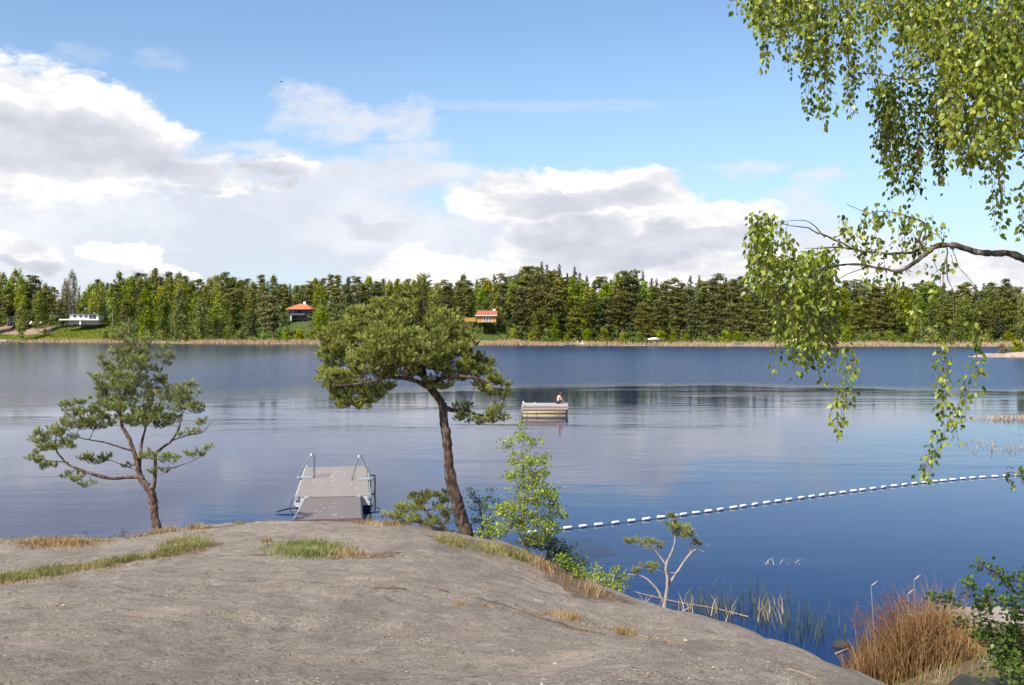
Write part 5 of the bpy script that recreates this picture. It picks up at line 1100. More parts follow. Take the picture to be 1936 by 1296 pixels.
near_tree('pine', 'pine_tree', 'open-crowned pine with forked reddish limbs standing alone on the left of the rock', 'tree', (297, 1003), Y1,
    [[(299, 1014, 0, .175), (298, 1000, 0, .15), (296, 975, 0, .13), (292, 945, 0, .12), (287, 922, 0, .125), (272, 903, 0, .10), (264, 888, 0, .085), (256, 859, 0, .07), (247, 830, 0, .06), (233, 804, 0, .05), (227, 765, 0, .042), (238, 730, 0, .034), (243, 670, 0, .022), (246, 620, 0, .01)],
     [(288, 924, 0, .10), (292, 900, 0, .055), (293, 860, .1, .05), (305, 848, .1, .045), (324, 834, .2, .035), (338, 812, .2, .03), (345, 780, .2, .015)], [(324, 834, .2, .025), (350, 825, 0, .02), (382, 817, 0, .014), (403, 795, 0, .006)],
     [(272, 903, 0, .06), (240, 903, -.1, .055), (210, 905, -.3, .05), (162, 891, -.5, .042), (130, 875, -.5, .035), (108, 848, -.5, .025), (110, 812, -.5, .01)], [(130, 875, -.5, .02), (100, 872, -.5, .015), (70, 868, -.5, .006)],
     [(252, 852, 0, .035), (225, 845, -.2, .028), (194, 836, -.3, .022), (150, 828, -.4, .012), (130, 815, -.4, .006)], [(264, 888, 0, .06), (268, 850, .2, .045), (275, 810, .3, .035), (291, 746, .3, .02), (308, 690, .3, .008)],
     [(295, 885, 0, .025), (325, 884, -.2, .018), (360, 872, -.2, .01), (392, 855, -.2, .005)], [(268, 895, 0, .022), (240, 884, .3, .016), (200, 868, .4, .008)], [(160, 890, -.5, .015), (150, 905, -.5, .012), (130, 905, -.5, .006)]],
    LD_([(240, 645, 22, 24, 0, .35), (246, 618, 12, 10, 0, .2), (222, 682, 26, 22, .1, .5), (262, 685, 22, 20, -.1, .5), (310, 672, 13, 18, .3, .25), (195, 722, 28, 16, 0, .5), (232, 718, 30, 18, -.4, .4), (240, 725, 28, 18, .5, .4), (290, 718, 22, 22, .3, .4), (182, 757, 20, 9, 0, .3), (228, 765, 34, 12, -.4, .4), (300, 758, 26, 16, .2, .4), (352, 742, 24, 18, .2, .4), (372, 772, 12, 8, .2, .2),
     (140, 768, 20, 9, -.4, .3), (150, 795, 32, 14, -.4, .4), (190, 800, 26, 10, 0, .4), (112, 812, 16, 10, -.5, .3), (262, 795, 30, 12, -.3, .5), (312, 795, 26, 12, .3, .4), (75, 828, 18, 11, -.5, .3), (92, 850, 26, 10, -.5, .4), (62, 873, 15, 8, -.5, .25), (88, 884, 18, 6, -.5, .25), (385, 800, 16, 4, 0, .15), (355, 820, 18, 4, 0, .15), (180, 868, 28, 6, .2, .3), (137, 902, 18, 8, -.5, .25), (165, 917, 12, 4, -.5, .15),
     (284, 865, 18, 6, -.1, .25), (322, 868, 28, 5, -.2, .2), (365, 862, 18, 5, -.2, .2), (390, 851, 12, 4, -.2, .15), (300, 892, 14, 4, 0, .15), (207, 868, 16, 4, .3, .2), (238, 882, 10, 3, .3, .15), (345, 770, 22, 9, 0, .3), (205, 700, 14, 14, 0, .3), (275, 650, 10, 14, 0, .2), (265, 740, 26, 16, 0, .4), (210, 745, 24, 12, 0, .4), (330, 745, 18, 14, .2, .3), (285, 780, 30, 12, 0, .4), (240, 785, 30, 10, 0, .4), (175, 785, 22, 14, -.2, .3), (130, 835, 16, 10, -.5, .2), (255, 690, 24, 14, 0, .4)], 1.15, 1.35),
    BARK_MID, NEEDLE2, sub_r=.12, per_m2=62, tips=8, up=.5, squash=.9, lw=.82, seed=5, rmax=.022, rmin=.0035, tintb=.52, tuft=needle_tuft(28, .085, 6, w_=.010))
Y2 = 17.0
near_tree('pine', 'dwarf_pine', 'stunted little pine with three bare crooked stems by the water, right of the rock', 'tree', (1254, 1150), Y2,
    [[(1252, 1162, 0, .042), (1256, 1148, 0, .034), (1263, 1107, 0, .026), (1260, 1075, 0, .021), (1270, 1043, 0, .016), (1277, 1015, 0, .010), (1272, 985, 0, .006)], [(1262, 1108, 0, .024), (1279, 1084, .05, .02), (1302, 1053, .08, .015), (1320, 1038, .08, .009), (1343, 1030, .1, .003)],
     [(1260, 1072, 0, .02), (1248, 1054, 0, .016), (1233, 1038, -.05, .012), (1205, 1029, -.05, .004)], [(1256, 1146, 0, .026), (1247, 1128, -.04, .022), (1236, 1109, -.05, .018), (1219, 1093, -.05, .012), (1187, 1086, -.08, .004)], [(1305, 1052, .08, .01), (1308, 1030, .1, .008), (1318, 1010, .1, .003)],
     [(1262, 1085, 0, .012), (1245, 1078, -.05, .008), (1222, 1074, -.1, .003)], [(1320, 1038, .08, .006), (1335, 1048, .1, .002)], [(1284, 1080, 0, .008), (1275, 1084, 0, .006), (1262, 1082, 0, .004)]],
    [(1274, 972, 10, 7, 0, .1), (1270, 993, 20, 9, 0, .2), (1298, 1002, 22, 7, 0, .2), (1228, 1026, 20, 8, -.05, .18), (1198, 1023, 12, 4, -.05, .1), (1250, 1030, 8, 7, -.05, .1), (1228, 1072, 20, 9, -.1, .18), (1208, 1079, 13, 6, -.1, .12), (1320, 1020, 14, 14, .1, .1, .3), (1283, 1012, 12, 8, 0, .1), (1190, 1025, 12, 5, 0, .1), (1310, 1008, 14, 6, 0, .1)],
    BARK_GREY, NEEDLE2, sub_r=.075, per_m2=240, tips=7, seed=8, rmax=.008, rmin=.0016, tintb=.45, tuft=needle_tuft(20, .045, 9, w_=.005))
rt_ = empty('root_tangle', P(1262, 1158, 17.0), 'tangle of weathered grey roots at the foot of the stunted little pine', 'roots')
for pp in (((1225, 1153), (1245, 1150), (1262, 1156), (1290, 1160)), ((1250, 1163), (1270, 1158), (1298, 1161), (1312, 1158)), ((1238, 1147), (1256, 1160), (1270, 1166)), ((1262, 1152), (1280, 1160), (1301, 1150), (1303, 1143)), ((1230, 1158), (1250, 1156), (1276, 1164))):
    b = MB(); b.tube(spline(np.array([P(a, b_, 17.0 + RNG.uniform(-.1, .1)) for a, b_ in pp]) - np.array(rt_.location), 14), np.linspace(.018, .006, 14), 6); b.build('root', BARK_GREY, rt_, True)
Y3 = 25.6
near_tree('pine', 'dwarf_pine', 'low spreading pine bush with pale bare stems left of the leaning trunk', 'bush', (835, 992), Y3,
    [[(842, 1000, 0, .05), (825, 985, 0, .04), (806, 966, -.1, .03), (795, 945, -.1, .02), (788, 932, -.1, .01)], [(825, 985, 0, .03), (800, 988, -.2, .025), (770, 985, -.3, .018), (740, 978, -.3, .01)], [(806, 966, -.1, .02), (820, 960, 0, .015), (832, 950, 0, .008)], [(838, 992, 0, .02), (845, 965, .1, .014), (850, 940, .1, .006)]],
    [(742, 974, 17, 9, -.3, .3), (762, 963, 18, 8, -.2, .3), (775, 985, 20, 8, -.4, .3), (795, 940, 20, 9, -.1, .3), (785, 955, 16, 9, -.1, .3), (820, 938, 12, 6, 0, .2), (838, 955, 13, 12, .1, .3), (815, 987, 22, 8, -.1, .3), (850, 930, 8, 7, .1, .2), (845, 978, 12, 10, .2, .3)],
    BARK_PALE, NEEDLE, sub_r=.15, per_m2=75, tips=14, seed=12, rmax=.02, tintb=.5)
# leafy saplings and bushes on the ridge
BLEAF = leaf_mat('young_birch_leaves', (.12, .22, .018), (.47, .53, .07), .42, .42, tcol=(1.35, 1.2, .35), spec=.4)
WLEAF = leaf_mat('grey_green_leaves', (.04, .075, .025), (.13, .19, .055), .3, .5, tcol=(1.2, 1.15, .5), spec=.35)
Y4 = 21.9
near_tree('leaf', 'birch_sapling', 'young birch with bright yellow-green leaves rising right of the leaning pine trunk', 'tree', (997, 1040), Y4,
    [[(996, 1050, 0, .045), (997, 1035, 0, .038), (990, 1000, 0, .03), (990, 960, 0, .024), (989, 910, 0, .018), (988, 860, 0, .012), (988, 800, 0, .004)], [(1022, 1035, .3, .02), (1030, 1000, .3, .015), (1045, 960, .3, .009), (1052, 930, .3, .004)], [(990, 975, 0, .012), (965, 950, -.2, .008), (945, 935, -.2, .004)], [(992, 1030, 0, .014), (975, 1000, -.3, .01), (955, 970, -.3, .004)]],
    [(989, 806, 7, 10, 0, .12), (984, 828, 12, 12, 0, .2), (1012, 840, 10, 14, 0, .15), (956, 842, 9, 12, 0, .12), (990, 868, 32, 14, 0, .35), (1025, 872, 16, 14, 0, .25), (985, 898, 34, 14, 0, .4), (1020, 905, 26, 16, .1, .35), (1005, 930, 46, 18, 0, .5), (1045, 935, 18, 14, .2, .3), (990, 960, 48, 18, 0, .5), (1045, 965, 22, 14, .2, .3), (955, 965, 22, 16, -.2, .3), (1010, 990, 46, 18, 0, .5), (1066, 975, 9, 8, .2, .15), (960, 995, 24, 14, -.2, .3), (1045, 1000, 20, 14, .3, .3), (1010, 1018, 36, 10, .1, .4)],
    BARK_BIRCH, BLEAF, sub_r=.15, per_m2=170, tips=6, seed=14, leaf=(.062, 2), rmax=.01, rmin=.0025, tintb=.5)
near_tree('leaf', 'leafy_bush', 'yellow-green bush between the pine trunk and the young birch', 'bush', (925, 1020), 22.9,
    [[(925, 1028, 0, .02), (925, 1005, 0, .014), (922, 985, 0, .006)], [(928, 1026, 0, .014), (938, 1005, 0, .008), (945, 990, 0, .004)]],
    [(922, 998, 16, 14, 0, .25), (912, 1012, 14, 8, 0, .25), (940, 1008, 16, 10, 0, .25), (925, 985, 10, 8, 0, .2)], BARK_DARK, BLEAF, sub_r=.12, per_m2=150, tips=8, seed=15, leaf=(.055, 2), rmax=.008, rmin=.0022)
near_tree('leaf', 'willow_bush', 'grey-green willow bush with dark stems just right of the leaning trunk', 'bush', (905, 1008), 24.8,
    [[(908, 1016, 0, .025), (912, 985, 0, .018), (905, 955, 0, .012), (895, 935, 0, .005)], [(910, 1005, 0, .018), (925, 975, .1, .012), (932, 950, .1, .005)], [(918, 1010, 0, .015), (934, 985, 0, .01), (946, 955, 0, .004)]],
    [(892, 932, 14, 10, 0, .25), (898, 955, 14, 14, 0, .25), (915, 960, 16, 16, 0, .3), (928, 940, 13, 10, 0, .25), (900, 982, 14, 12, 0, .25), (945, 955, 10, 12, 0, .2), (915, 995, 18, 8, 0, .3), (932, 925, 8, 6, 0, .15)], BARK_DARK, WLEAF, sub_r=.15, per_m2=90, tips=8, seed=16, leaf=(.05, 2), rmax=.01, rmin=.0025)
near_tree('leaf', 'shady_bush', 'dark shaded undergrowth bush on the slope beneath the young birch', 'bush', (1040, 1062), 22.4,
    [[(1030, 1070, 0, .03), (1038, 1045, 0, .02), (1050, 1025, 0, .008)], [(1050, 1078, 0, .02), (1062, 1055, 0, .014), (1068, 1035, 0, .006)]],
    [(1000, 1022, 18, 12, .3, .4), (1030, 1028, 26, 14, .2, .4), (1062, 1040, 20, 16, .2, .4), (1050, 1055, 26, 14, 0, .4), (1085, 1062, 22, 14, 0, .4), (1075, 1075, 24, 10, -.2, .3), (1100, 1080, 16, 12, 0, .3)], BARK_DARK, WLEAF, sub_r=.17, per_m2=130, tips=10, seed=17, leaf=(.055, 2), rmax=.012, rmin=.003, tintb=.4)
near_tree('leaf', 'leafy_bush', 'bright green leafy bush on the slope right below the young birch', 'bush', (1080, 1085), 21.2,
    [[(1076, 1092, 0, .02), (1070, 1072, 0, .014), (1062, 1055, 0, .006)], [(1082, 1096, 0, .016), (1095, 1080, 0, .01), (1108, 1068, 0, .005)]],
    [(1062, 1055, 12, 10, 0, .2), (1074, 1068, 14, 10, 0, .25), (1092, 1080, 16, 10, 0, .25), (1105, 1090, 16, 9, 0, .25)], BARK_DARK, BLEAF, sub_r=.12, per_m2=160, tips=8, seed=18, leaf=(.05, 2), rmax=.008, rmin=.0022, tintb=.38)
near_tree('leaf', 'leafy_bush', 'round light green bush at the water edge left of the stunted pine', 'bush', (1146, 1130), 19.4,
    [[(1140, 1136, 0, .02), (1142, 1112, 0, .014), (1130, 1085, 0, .006)], [(1148, 1136, 0, .018), (1156, 1108, 0, .012), (1165, 1080, 0, .005)], [(1144, 1134, 0, .014), (1120, 1105, 0, .01), (1108, 1092, 0, .004)]],
    [(1130, 1078, 8, 12, 0, .15), (1163, 1078, 9, 12, 0, .15), (1120, 1095, 16, 12, 0, .25), (1148, 1098, 20, 16, 0, .3), (1135, 1116, 26, 12, 0, .35), (1168, 1108, 16, 14, 0, .25), (1182, 1092, 9, 8, 0, .15), (1150, 1126, 26, 8, 0, .3), (1115, 1112, 14, 9, 0, .25)], BARK_GREY, BLEAF, sub_r=.10, per_m2=240, tips=8, seed=19, leaf=(.046, 2), rmax=.008, rmin=.002, tintb=.4)
HEATH = leaf_mat('dark_heather', (.04, .022, .016), (.15, .075, .05), .1, .8, spec=.1)
for i, (px, py, Yh, lab) in enumerate(((160, 1018, 24.0, 'dark heather tuft at the left end of the rock'), (232, 1014, 24.6, 'dark heather tuft left of the solitary pine'), (182, 1021, 23.6, 'tiny heather sprig beside the left heather tuft'))):
    w_ = (1, 1, .45)[i]
    near_tree('leaf', 'heather', lab, 'bush', (px, py), Yh, [[(px, py + 3, 0, .008), (px + 2, py - 8 * w_, 0, .003)], [(px - 5, py + 3, 0, .006), (px - 6, py - 5 * w_, 0, .003)]],
        [(px + 2, py - 8 * w_, 8 * w_, 6 * w_, 0, .12), (px - 8 * w_, py - 2, 8 * w_, 4 * w_, 0, .12), (px, py, 10 * w_, 4 * w_, 0, .12)], BARK_DARK, HEATH, sub_r=.06, per_m2=110, tips=8, seed=30 + i, leaf=(.022, 1), rmax=.004, rmin=.0015)

# ------------------------------------------------------------------ big hanging birch on the right
HLEAF = leaf_mat('hanging_birch_leaves', (.035, .085, .008), (.43, .475, .065), .36, .38, tcol=(1.35, 1.2, .3), spec=.45)
def big_birch():
    rng = np.random.default_rng(42); base = on_rock(5.15, 8.1); base[2] -= .15
    root = empty('birch_tree', base, 'large weeping birch whose hanging leafy branches fill the upper right corner', 'tree')
    tr = np.array([base, base + (.02, .05, 1.2), base + (-.05, .0, 3.0), base + (-.15, -.1, 5.2), base + (-.2, -.1, 7.6), base + (-.1, 0, 10.2)])
    b = MB(); b.tube(spline(tr, 40) - base, np.interp(np.arange(40), [0, 4, 39], [.30, .2, .08]), 16); b.build('trunk', BARK_BIRCH, root, True)
    Yb = 6.5
    def limb(pts, nm='branch', k=9):
        p = np.array([P(a, b_, Yb + c) for a, b_, c, r in pts]); r = [q[3] for q in pts]; n = max(8, len(p) * 5); s_ = spline(np.hstack([p, np.array(r)[:, None]]), n)
        w_ = np.cumsum(rng.normal(0, .0022, (n, 3)), axis=0); s_[:, :3] += w_ - np.linspace(0, 1, n)[:, None] * w_[-1]
        b = MB(); b.tube(s_[:, :3] - base, np.clip(s_[:, 3] * .82 * (1 + .1 * rng.normal(size=n)), .0018, None), k); b.build(nm, BARK_LIMB, root, True); return s_[:, :3]
    limb([(2330, 640, 1.3, .06), (2150, 590, .9, .048), (1990, 520, .2, .033), (1936, 492, 0, .028), (1905, 482, 0, .026), (1870, 482, 0, .025), (1840, 478, 0, .024), (1800, 466, 0, .023), (1765, 468, 0, .022), (1745, 482, 0, .02), (1722, 500, 0, .015), (1695, 513, -.05, .013), (1660, 508, -.1, .01), (1620, 500, -.1, .009), (1580, 503, -.15, .008), (1540, 512, -.2, .005), (1515, 530, -.2, .003)])
    limb([(1768, 468, 0, .018), (1740, 470, .05, .012), (1718, 479, .1, .011), (1680, 481, .15, .01), (1640, 476, .2, .009), (1600, 468, .2, .008), (1560, 467, .2, .006), (1520, 470, .2, .003)])
    limb([(1610, 470, .2, .008), (1581, 455, .15, .008), (1546, 442, .1, .007), (1524, 431, .1, .005), (1480, 425, .05, .003), (1440, 410, 0, .002)])
    limb([(1560, 449, .1, .006), (1537, 422, .15, .004), (1515, 416, .2, .003), (1470, 420, .2, .002)])
    limb([(1750, 476, 0, .012), (1739, 451, -.05, .009), (1748, 420, -.05, .006), (1713, 407, -.1, .005), (1669, 398, -.1, .0035), (1642, 402, -.1, .003), (1600, 386, -.1, .002)])
    limb([(1640, 505, -.1, .006), (1600, 520, -.05, .004), (1560, 545, 0, .003)]); limb([(1575, 503, -.15, .005), (1550, 520, -.2, .003), (1535, 560, -.2, .002)])
    limb([(1580, 468, .2, .005), (1550, 490, .2, .004), (1530, 520, .2, .0025)])
    for q in ([(1790, 495 - 26, 0, .005), (1792, 520, 0, .004), (1800, 545, 0, .003), (1803, 582, 0, .0022), (1798, 690, 0, .0015)], [(1786, 492, 0, .004), (1781, 540, .05, .003), (1783, 600, .05, .002), (1795, 700, .05, .0015)],
              [(1800, 470, .1, .004), (1815, 505, .1, .003), (1838, 530, .1, .0025), (1850, 560, .1, .002), (1851, 640, .1, .0015)], [(1619, 540, 0, .003), (1617, 560, 0, .0025), (1614, 590, 0, .001)]): limb(q, 'twig', 5)
    # upper limbs
    limb([(2300, 300, 1.4, .07), (2120, 230, .9, .055), (1990, 190, .3, .04), (1930, 172, 0, .03), (1892, 154, 0, .025), (1864, 111, 0, .02), (1827, 55, 0, .015), (1796, 6, 0, .012), (1770, -60, 0, .009), (1720, -120, 0, .005)])
    limb([(1895, 158, 0, .016), (1850, 140, .1, .012), (1811, 133, .1, .01), (1771, 142, .1, .009), (1725, 151, .1, .007), (1666, 142, .15, .005), (1614, 136, .15, .0035), (1600, 118, .15, .002)])
    limb([(2250, 60, 1.0, .05), (2050, -40, .4, .035), (1900, -90, 0, .025), (1750, -110, 0, .018), (1600, -100, 0, .012), (1480, -70, 0, .007), (1410, -40, 0, .003)])
    limb([(1980, 200, .3, .02), (1960, 260, .2, .012), (1930, 300, .1, .006)]); limb([(1900, 160, -.2, .014), (1880, 200, -.3, .008), (1850, 230, -.3, .004)])
    LT = []; LD = []; LS = []; TI = []; TW = []
    def strand(px, y0, y1, Yd, dens=1.0, drift=0.0, size=1.0, tint=0.0, curl=0.0):
        p0 = P(px, y0, Yd); p1 = P(px + drift, y1, Yd + rng.normal(0, .05)); L = abs(y1 - y0) / (F / Yd); n = max(3, int(L / .03)); t = np.linspace(0, 1, n)
        path = p0 + (p1 - p0) * t[:, None]; a, c = rng.uniform(0, 6.28, 2); path[:, 0] += .022 * np.sin(t * L * 5 + a) * t + .35 * curl * (t * (1 - t)); path[:, 1] += .022 * np.sin(t * L * 4 + c) * t
        TW.append(path[int(n * .45):]); m_ = int(L / .0165 * dens) + 1; k = rng.uniform(0, 1, m_) ** .92; i = np.minimum((k * (n - 1)).astype(int), n - 2); f = k * (n - 1) - i
        q = path[i] * (1 - f)[:, None] + path[i + 1] * f[:, None]; rad = rng.uniform(.004, .042, m_); h_ = rng.uniform(0, 6.28, m_)
        q = q + np.stack([np.cos(h_) * rad, np.sin(h_) * rad, -rng.uniform(0, .02, m_)], 1)
        d = np.stack([np.cos(h_) * .55, np.sin(h_) * .55, -rng.uniform(.45, 1.2, m_)], 1) + rng.normal(0, .18, (m_, 3))
        LT.append(q); LD.append(unit(d)); LS.append(rng.uniform(.022, .049, m_) * size); TI.append(np.clip(.5 + tint + rng.normal(0, .12) + rng.normal(0, .26, m_), 0, 1))
    def bunch(x0, x1, y0f, y1f, n, Ya, Yb_, **kw):
        for _ in range(int(n * 1.4)):
            x = rng.uniform(x0, x1); y0 = y0f(x) + rng.normal(0, 8); y1 = y1f(x) - abs(rng.normal(0, 1)) * .16 * (y1f(x) - y0); strand(x, y0, max(y1, y0 + 25), rng.uniform(Ya, Yb_), drift=rng.normal(0, 6), **kw)
    I = lambda pts: (lambda x: float(np.interp(x, *zip(*pts))))
    bot = I([(1425, 60), (1440, 140), (1455, 130), (1470, 70), (1485, 150), (1500, 95), (1518, 190), (1530, 225), (1542, 120), (1552, 190), (1562, 242), (1575, 115), (1590, 105), (1603, 222), (1615, 130), (1640, 150), (1655, 185), (1662, 110), (1678, 95)])
    bunch(1425, 1676, lambda x: -75 + (x - 1425) * -.1, lambda x: bot(x) * .62, 74, 6.0, 7.4, dens=1.0)
    for x, y in ((1440, 140), (1448, 128), (1486, 146), (1524, 205), (1530, 226), (1536, 160), (1560, 220), (1564, 242), (1556, 170), (1602, 222), (1608, 190), (1614, 160), (1655, 185), (1640, 155), (1475, 95), (1507, 110), (1590, 130), (1576, 120)):
        strand(x, -40, y, rng.uniform(6.2, 6.9), .9, drift=rng.normal(0, 3)); strand(x + 5, y * .3, y * .93, rng.uniform(6.2, 6.9), .9, drift=-3)
    for x, y in ((1387, 8), (1395, 25), (1402, 37)): strand(x, -30, y, 6.5, .8)
    bot2 = I([(1690, 60), (1700, 130), (1720, 140), (1760, 160), (1800, 290), (1815, 310), (1830, 335), (1850, 320), (1870, 325), (1890, 330), (1920, 270), (1936, 290), (2000, 330)])
    bunch(1692, 1990, lambda x: -85, lambda x: bot2(x) * .55, 125, 5.7, 7.6, dens=1.0)
    bunch(1780, 1975, lambda x: 80, lambda x: bot2(x), 62, 5.6, 7.0, dens=1.0, size=1.08, tint=.05)
    bunch(1700, 1800, lambda x: 0, lambda x: 150, 20, 6.2, 7.2)
    bot3 = I([(1650, 300), (1660, 230), (1668, 300), (1690, 372), (1706, 345), (1725, 382), (1740, 362), (1752, 245), (1765, 330), (1775, 366), (1785, 300), (1800, 250)])
    bunch(1652, 1790, lambda x: 148, bot3, 34, 6.5, 7.5, dens=.85, tint=-.25)  # tinted darker: shade of the leaves above is put into the colour
    for x, y in ((1660, 300), (1686, 370), (1694, 350), (1702, 372), (1722, 384), (1732, 376), (1740, 360), (1770, 340), (1776, 366), (1782, 350), (1712, 372), (1668, 290)): strand(x, 155, y, 6.9, .8, drift=rng.normal(0, 4), tint=-.2)  # these strands carry the same shade in their tint
    for x, y in ((1612, 215), (1600, 200), (1650, 176)): strand(x, 130, y, 6.7, .5)
    for x, y0, y in ((1880, 250, 400), (1888, 260, 446), (1894, 280, 430), (1900, 250, 380), (1886, 300, 440), (1873, 300, 390), (1934, 300, 450), (1936, 340, 430), (1932, 240, 298), (1925, 200, 285), (1945, 250, 460), (1860, 240, 352), (1832, 240, 348), (1822, 250, 325)): strand(x, y0, y, rng.uniform(6.2, 6.8), .95)
    # the low bough: tufts over it, then the curtains below
    def spray(cx, cy, rx, ry, n, Ya=6.3, Yb_=6.8, size=1.0):
        for _ in range(n):
            a = rng.uniform(0, 6.28); r = sqrt(rng.uniform(0, 1)); x = cx + rx * r * cos(a); y = cy + ry * r * sin(a); strand(x, y - 10, y + rng.uniform(14, 44), rng.uniform(Ya, Yb_), .8, drift=rng.normal(0, 9), size=size)
    for q in ((1445, 415, 34, 22, 9), (1430, 440, 18, 25, 6), (1490, 440, 34, 25, 8), (1460, 470, 36, 30, 11), (1620, 415, 40, 25, 10), (1680, 405, 45, 22, 11), (1740, 405, 30, 18, 7), (1770, 430, 26, 14, 5), (1630, 455, 42, 30, 10), (1690, 450, 40, 28, 9), (1755, 450, 22, 22, 3), (1600, 440, 22, 20, 4), (1645, 490, 26, 14, 4), (1690, 500, 24, 12, 3), (1760, 500, 14, 10, 2), (1785, 470, 15, 18, 2)): spray(*q)
    bot4 = I([(1425, 480), (1440, 540), (1455, 570), (1470, 640), (1490, 660), (1510, 690), (1530, 700), (1550, 700), (1570, 690), (1580, 640)])
    bunch(1424, 1462, lambda x: 410, lambda x: 555, 16, 6.3, 6.8, dens=1.0)
    bunch(1460, 1578, lambda x: 480, bot4, 42, 6.2, 7.0, dens=.95)
    bunch(1500, 1570, lambda x: 470, lambda x: 600, 16, 6.4, 6.9, dens=.95, size=1.0)
    for x, y0, y in ((1468, 600, 715), (1474, 590, 690), (1506, 640, 712), (1515, 660, 700), (1552, 620, 722), (1556, 640, 700), (1538, 600, 690), (1500, 600, 690)): strand(x, y0, y, 6.5, .7)
    for x, y0, y in ((1600, 640, 740), (1606, 630, 760), (1612, 640, 720), (1594, 690, 800), (1600, 720, 770), (1586, 740, 831), (1580, 760, 828), (1590, 700, 820), (1572, 770, 790)): strand(x, y0, y, 6.4, .95)
    for x, y0, y, d in ((1690, 520, 560, 5), (1676, 520, 600, 22), (1690, 560, 612, 20), (1705, 585, 610, 18), (1720, 570, 612, 25), (1745, 520, 560, 5), (1752, 560, 640, 20), (1765, 590, 640, 10), (1700, 520, 545, 0), (1628, 520, 560, 3), (1635, 555, 580, -4), (1780, 490, 560, -10), (1690, 470, 560, 4), (1710, 560, 600, 20)): strand(x, y0, y, 6.5, .75, drift=d)
    for x, y0, y, d in ((1780, 640, 720, 0), (1772, 660, 710, 0), (1790, 700, 800, -4), (1784, 730, 830, -8), (1776, 760, 870, -10), (1766, 800, 905, -14), (1758, 830, 908, -6), (1752, 850, 900, -4), (1812, 730, 800, 6), (1820, 740, 830, -10), (1806, 780, 838, 2), (1795, 760, 840, -4), (1840, 600, 700, 6), (1846, 620, 740, -4), (1838, 680, 760, -10), (1828, 700, 800, -8), (1848, 580, 660, 2), (1786, 600, 690, -4), (1771, 700, 730, 0), (1790, 620, 760, -6), (1768, 850, 900, -16)): strand(x, y0, y, 6.3, .95, drift=d)
    bunch(1940, 2350, lambda x: -60, lambda x: 200, 40, 6.4, 9.0, dens=.6, size=1.2)  # unseen crown strands beyond the right edge, added for shade
    LT, LD, LS, TI = map(np.concatenate, (LT, LD, LS, TI)); n = len(LT); roll = rng.uniform(0, 6.28, n); R = frames(LD, roll)
    # the 300 that show largest are leaves of their own
    k = F / LT[:, 1]; pxx = CX + LT[:, 0] * k; pyy = HOR - (LT[:, 2] - H) * k; inview = (pxx > 1380) & (pxx < 1930) & (pyy > 6) & (pyy < 1290)
    sc_ = np.where(inview, LS / LT[:, 1] * np.abs(R[:, 1, 2]) , 0); order = np.argsort(-sc_); own = order[:300]; rest = np.setdiff1d(np.arange(n), own)
    V, Fc = scatter(LEAF_V, LEAF_F, R[rest], LS[rest], LT[rest] - base); tag(link('leaves', mesh('leaves', V, Fc, HLEAF, tint=np.repeat(TI[rest], len(LEAF_V))), root), kind='stuff')
    variants = [mesh('leaf', LEAF_V * (1, 1, z), LEAF_F, HLEAF, tint=np.full(len(LEAF_V), t)) for t, z in ((.25, 1), (.4, 1.6), (.5, .6), (.65, 1.2), (.8, 1))]
    for j in own:
        o = link('leaf', variants[int(np.clip(TI[j] * 5, 0, 4))], root); o.matrix_local = Matrix.Translation(Vector(LT[j] - base)) @ Matrix(R[j].tolist()).to_4x4() @ Matrix.Scale(float(LS[j]), 4)
    tb = MB(); 
    for p in TW:
        if len(p) >= 2: v, f = tube(p[::2] if len(p) > 6 else p, np.linspace(.0022, .0009, len(p[::2] if len(p) > 6 else p)), 3, False); tb.add(v - base, f)
    o = tb.build('twigs', mat('birch_twig', (.10, .055, .035), .7, var=.1), root); tag(o, kind='stuff'); print('birch leaves', n)
big_birch()
# leafy low boughs and stump in the lower right corner
Y5 = 8.6
near_tree('leaf', 'leafy_shrub', 'dark green shrub with arching sprigs in the lower right corner', 'bush', (1985, 1330), Y5,
    [[(1990, 1345, 0, .05), (1975, 1270, 0, .04), (1960, 1200, 0, .028), (1950, 1130, 0, .015), (1940, 1080, 0, .006)], [(1972, 1170, 0, .012), (1930, 1130, -.1, .008), (1885, 1085, -.1, .004), (1845, 1062, -.1, .002)], [(1968, 1190, 0, .012), (1920, 1150, -.2, .008), (1860, 1128, -.2, .005), (1800, 1133, -.2, .003), (1765, 1130, -.2, .002)],
     [(1970, 1220, 0, .014), (1920, 1195, 0, .008), (1860, 1170, 0, .005), (1805, 1178, 0, .002)], [(1975, 1250, 0, .012), (1920, 1225, .1, .008), (1860, 1215, .1, .004)]],
    [(1850, 1068, 14, 5, -.1, .06), (1875, 1080, 18, 7, -.1, .08), (1910, 1100, 22, 9, -.1, .1), (1845, 1102, 26, 5, -.2, .08), (1775, 1132, 14, 5, -.2, .05), (1800, 1136, 20, 7, -.2, .08), (1855, 1128, 26, 9, -.2, .1), (1910, 1135, 28, 10, -.2, .12), (1870, 1150, 32, 8, 0, .12), (1930, 1165, 30, 14, 0, .15), (1825, 1178, 22, 6, 0, .08), (1870, 1185, 30, 10, 0, .12), (1915, 1200, 32, 16, .1, .16), (1860, 1205, 26, 8, .1, .12), (1935, 1235, 30, 24, .1, .2), (1900, 1228, 26, 12, .2, .15), (1960, 1110, 24, 40, 0, .2), (1850, 1275, 14, 5, .2, .08), (1900, 1255, 30, 22, 0, .15), (1930, 1285, 30, 16, 0, .15), (1885, 1210, 26, 14, 0, .15)],
    BARK_DARK, leaf_mat('shrub_leaves', (.055, .12, .02), (.20, .28, .05), .35, .4, tcol=(1.3, 1.2, .4), spec=.4), sub_r=.06, per_m2=600, tips=6, seed=50, leaf=(.042, 2), rmax=.006, rmin=.0016, squash=.8, tintb=.45, base=on_rock(4.55, 8.6))
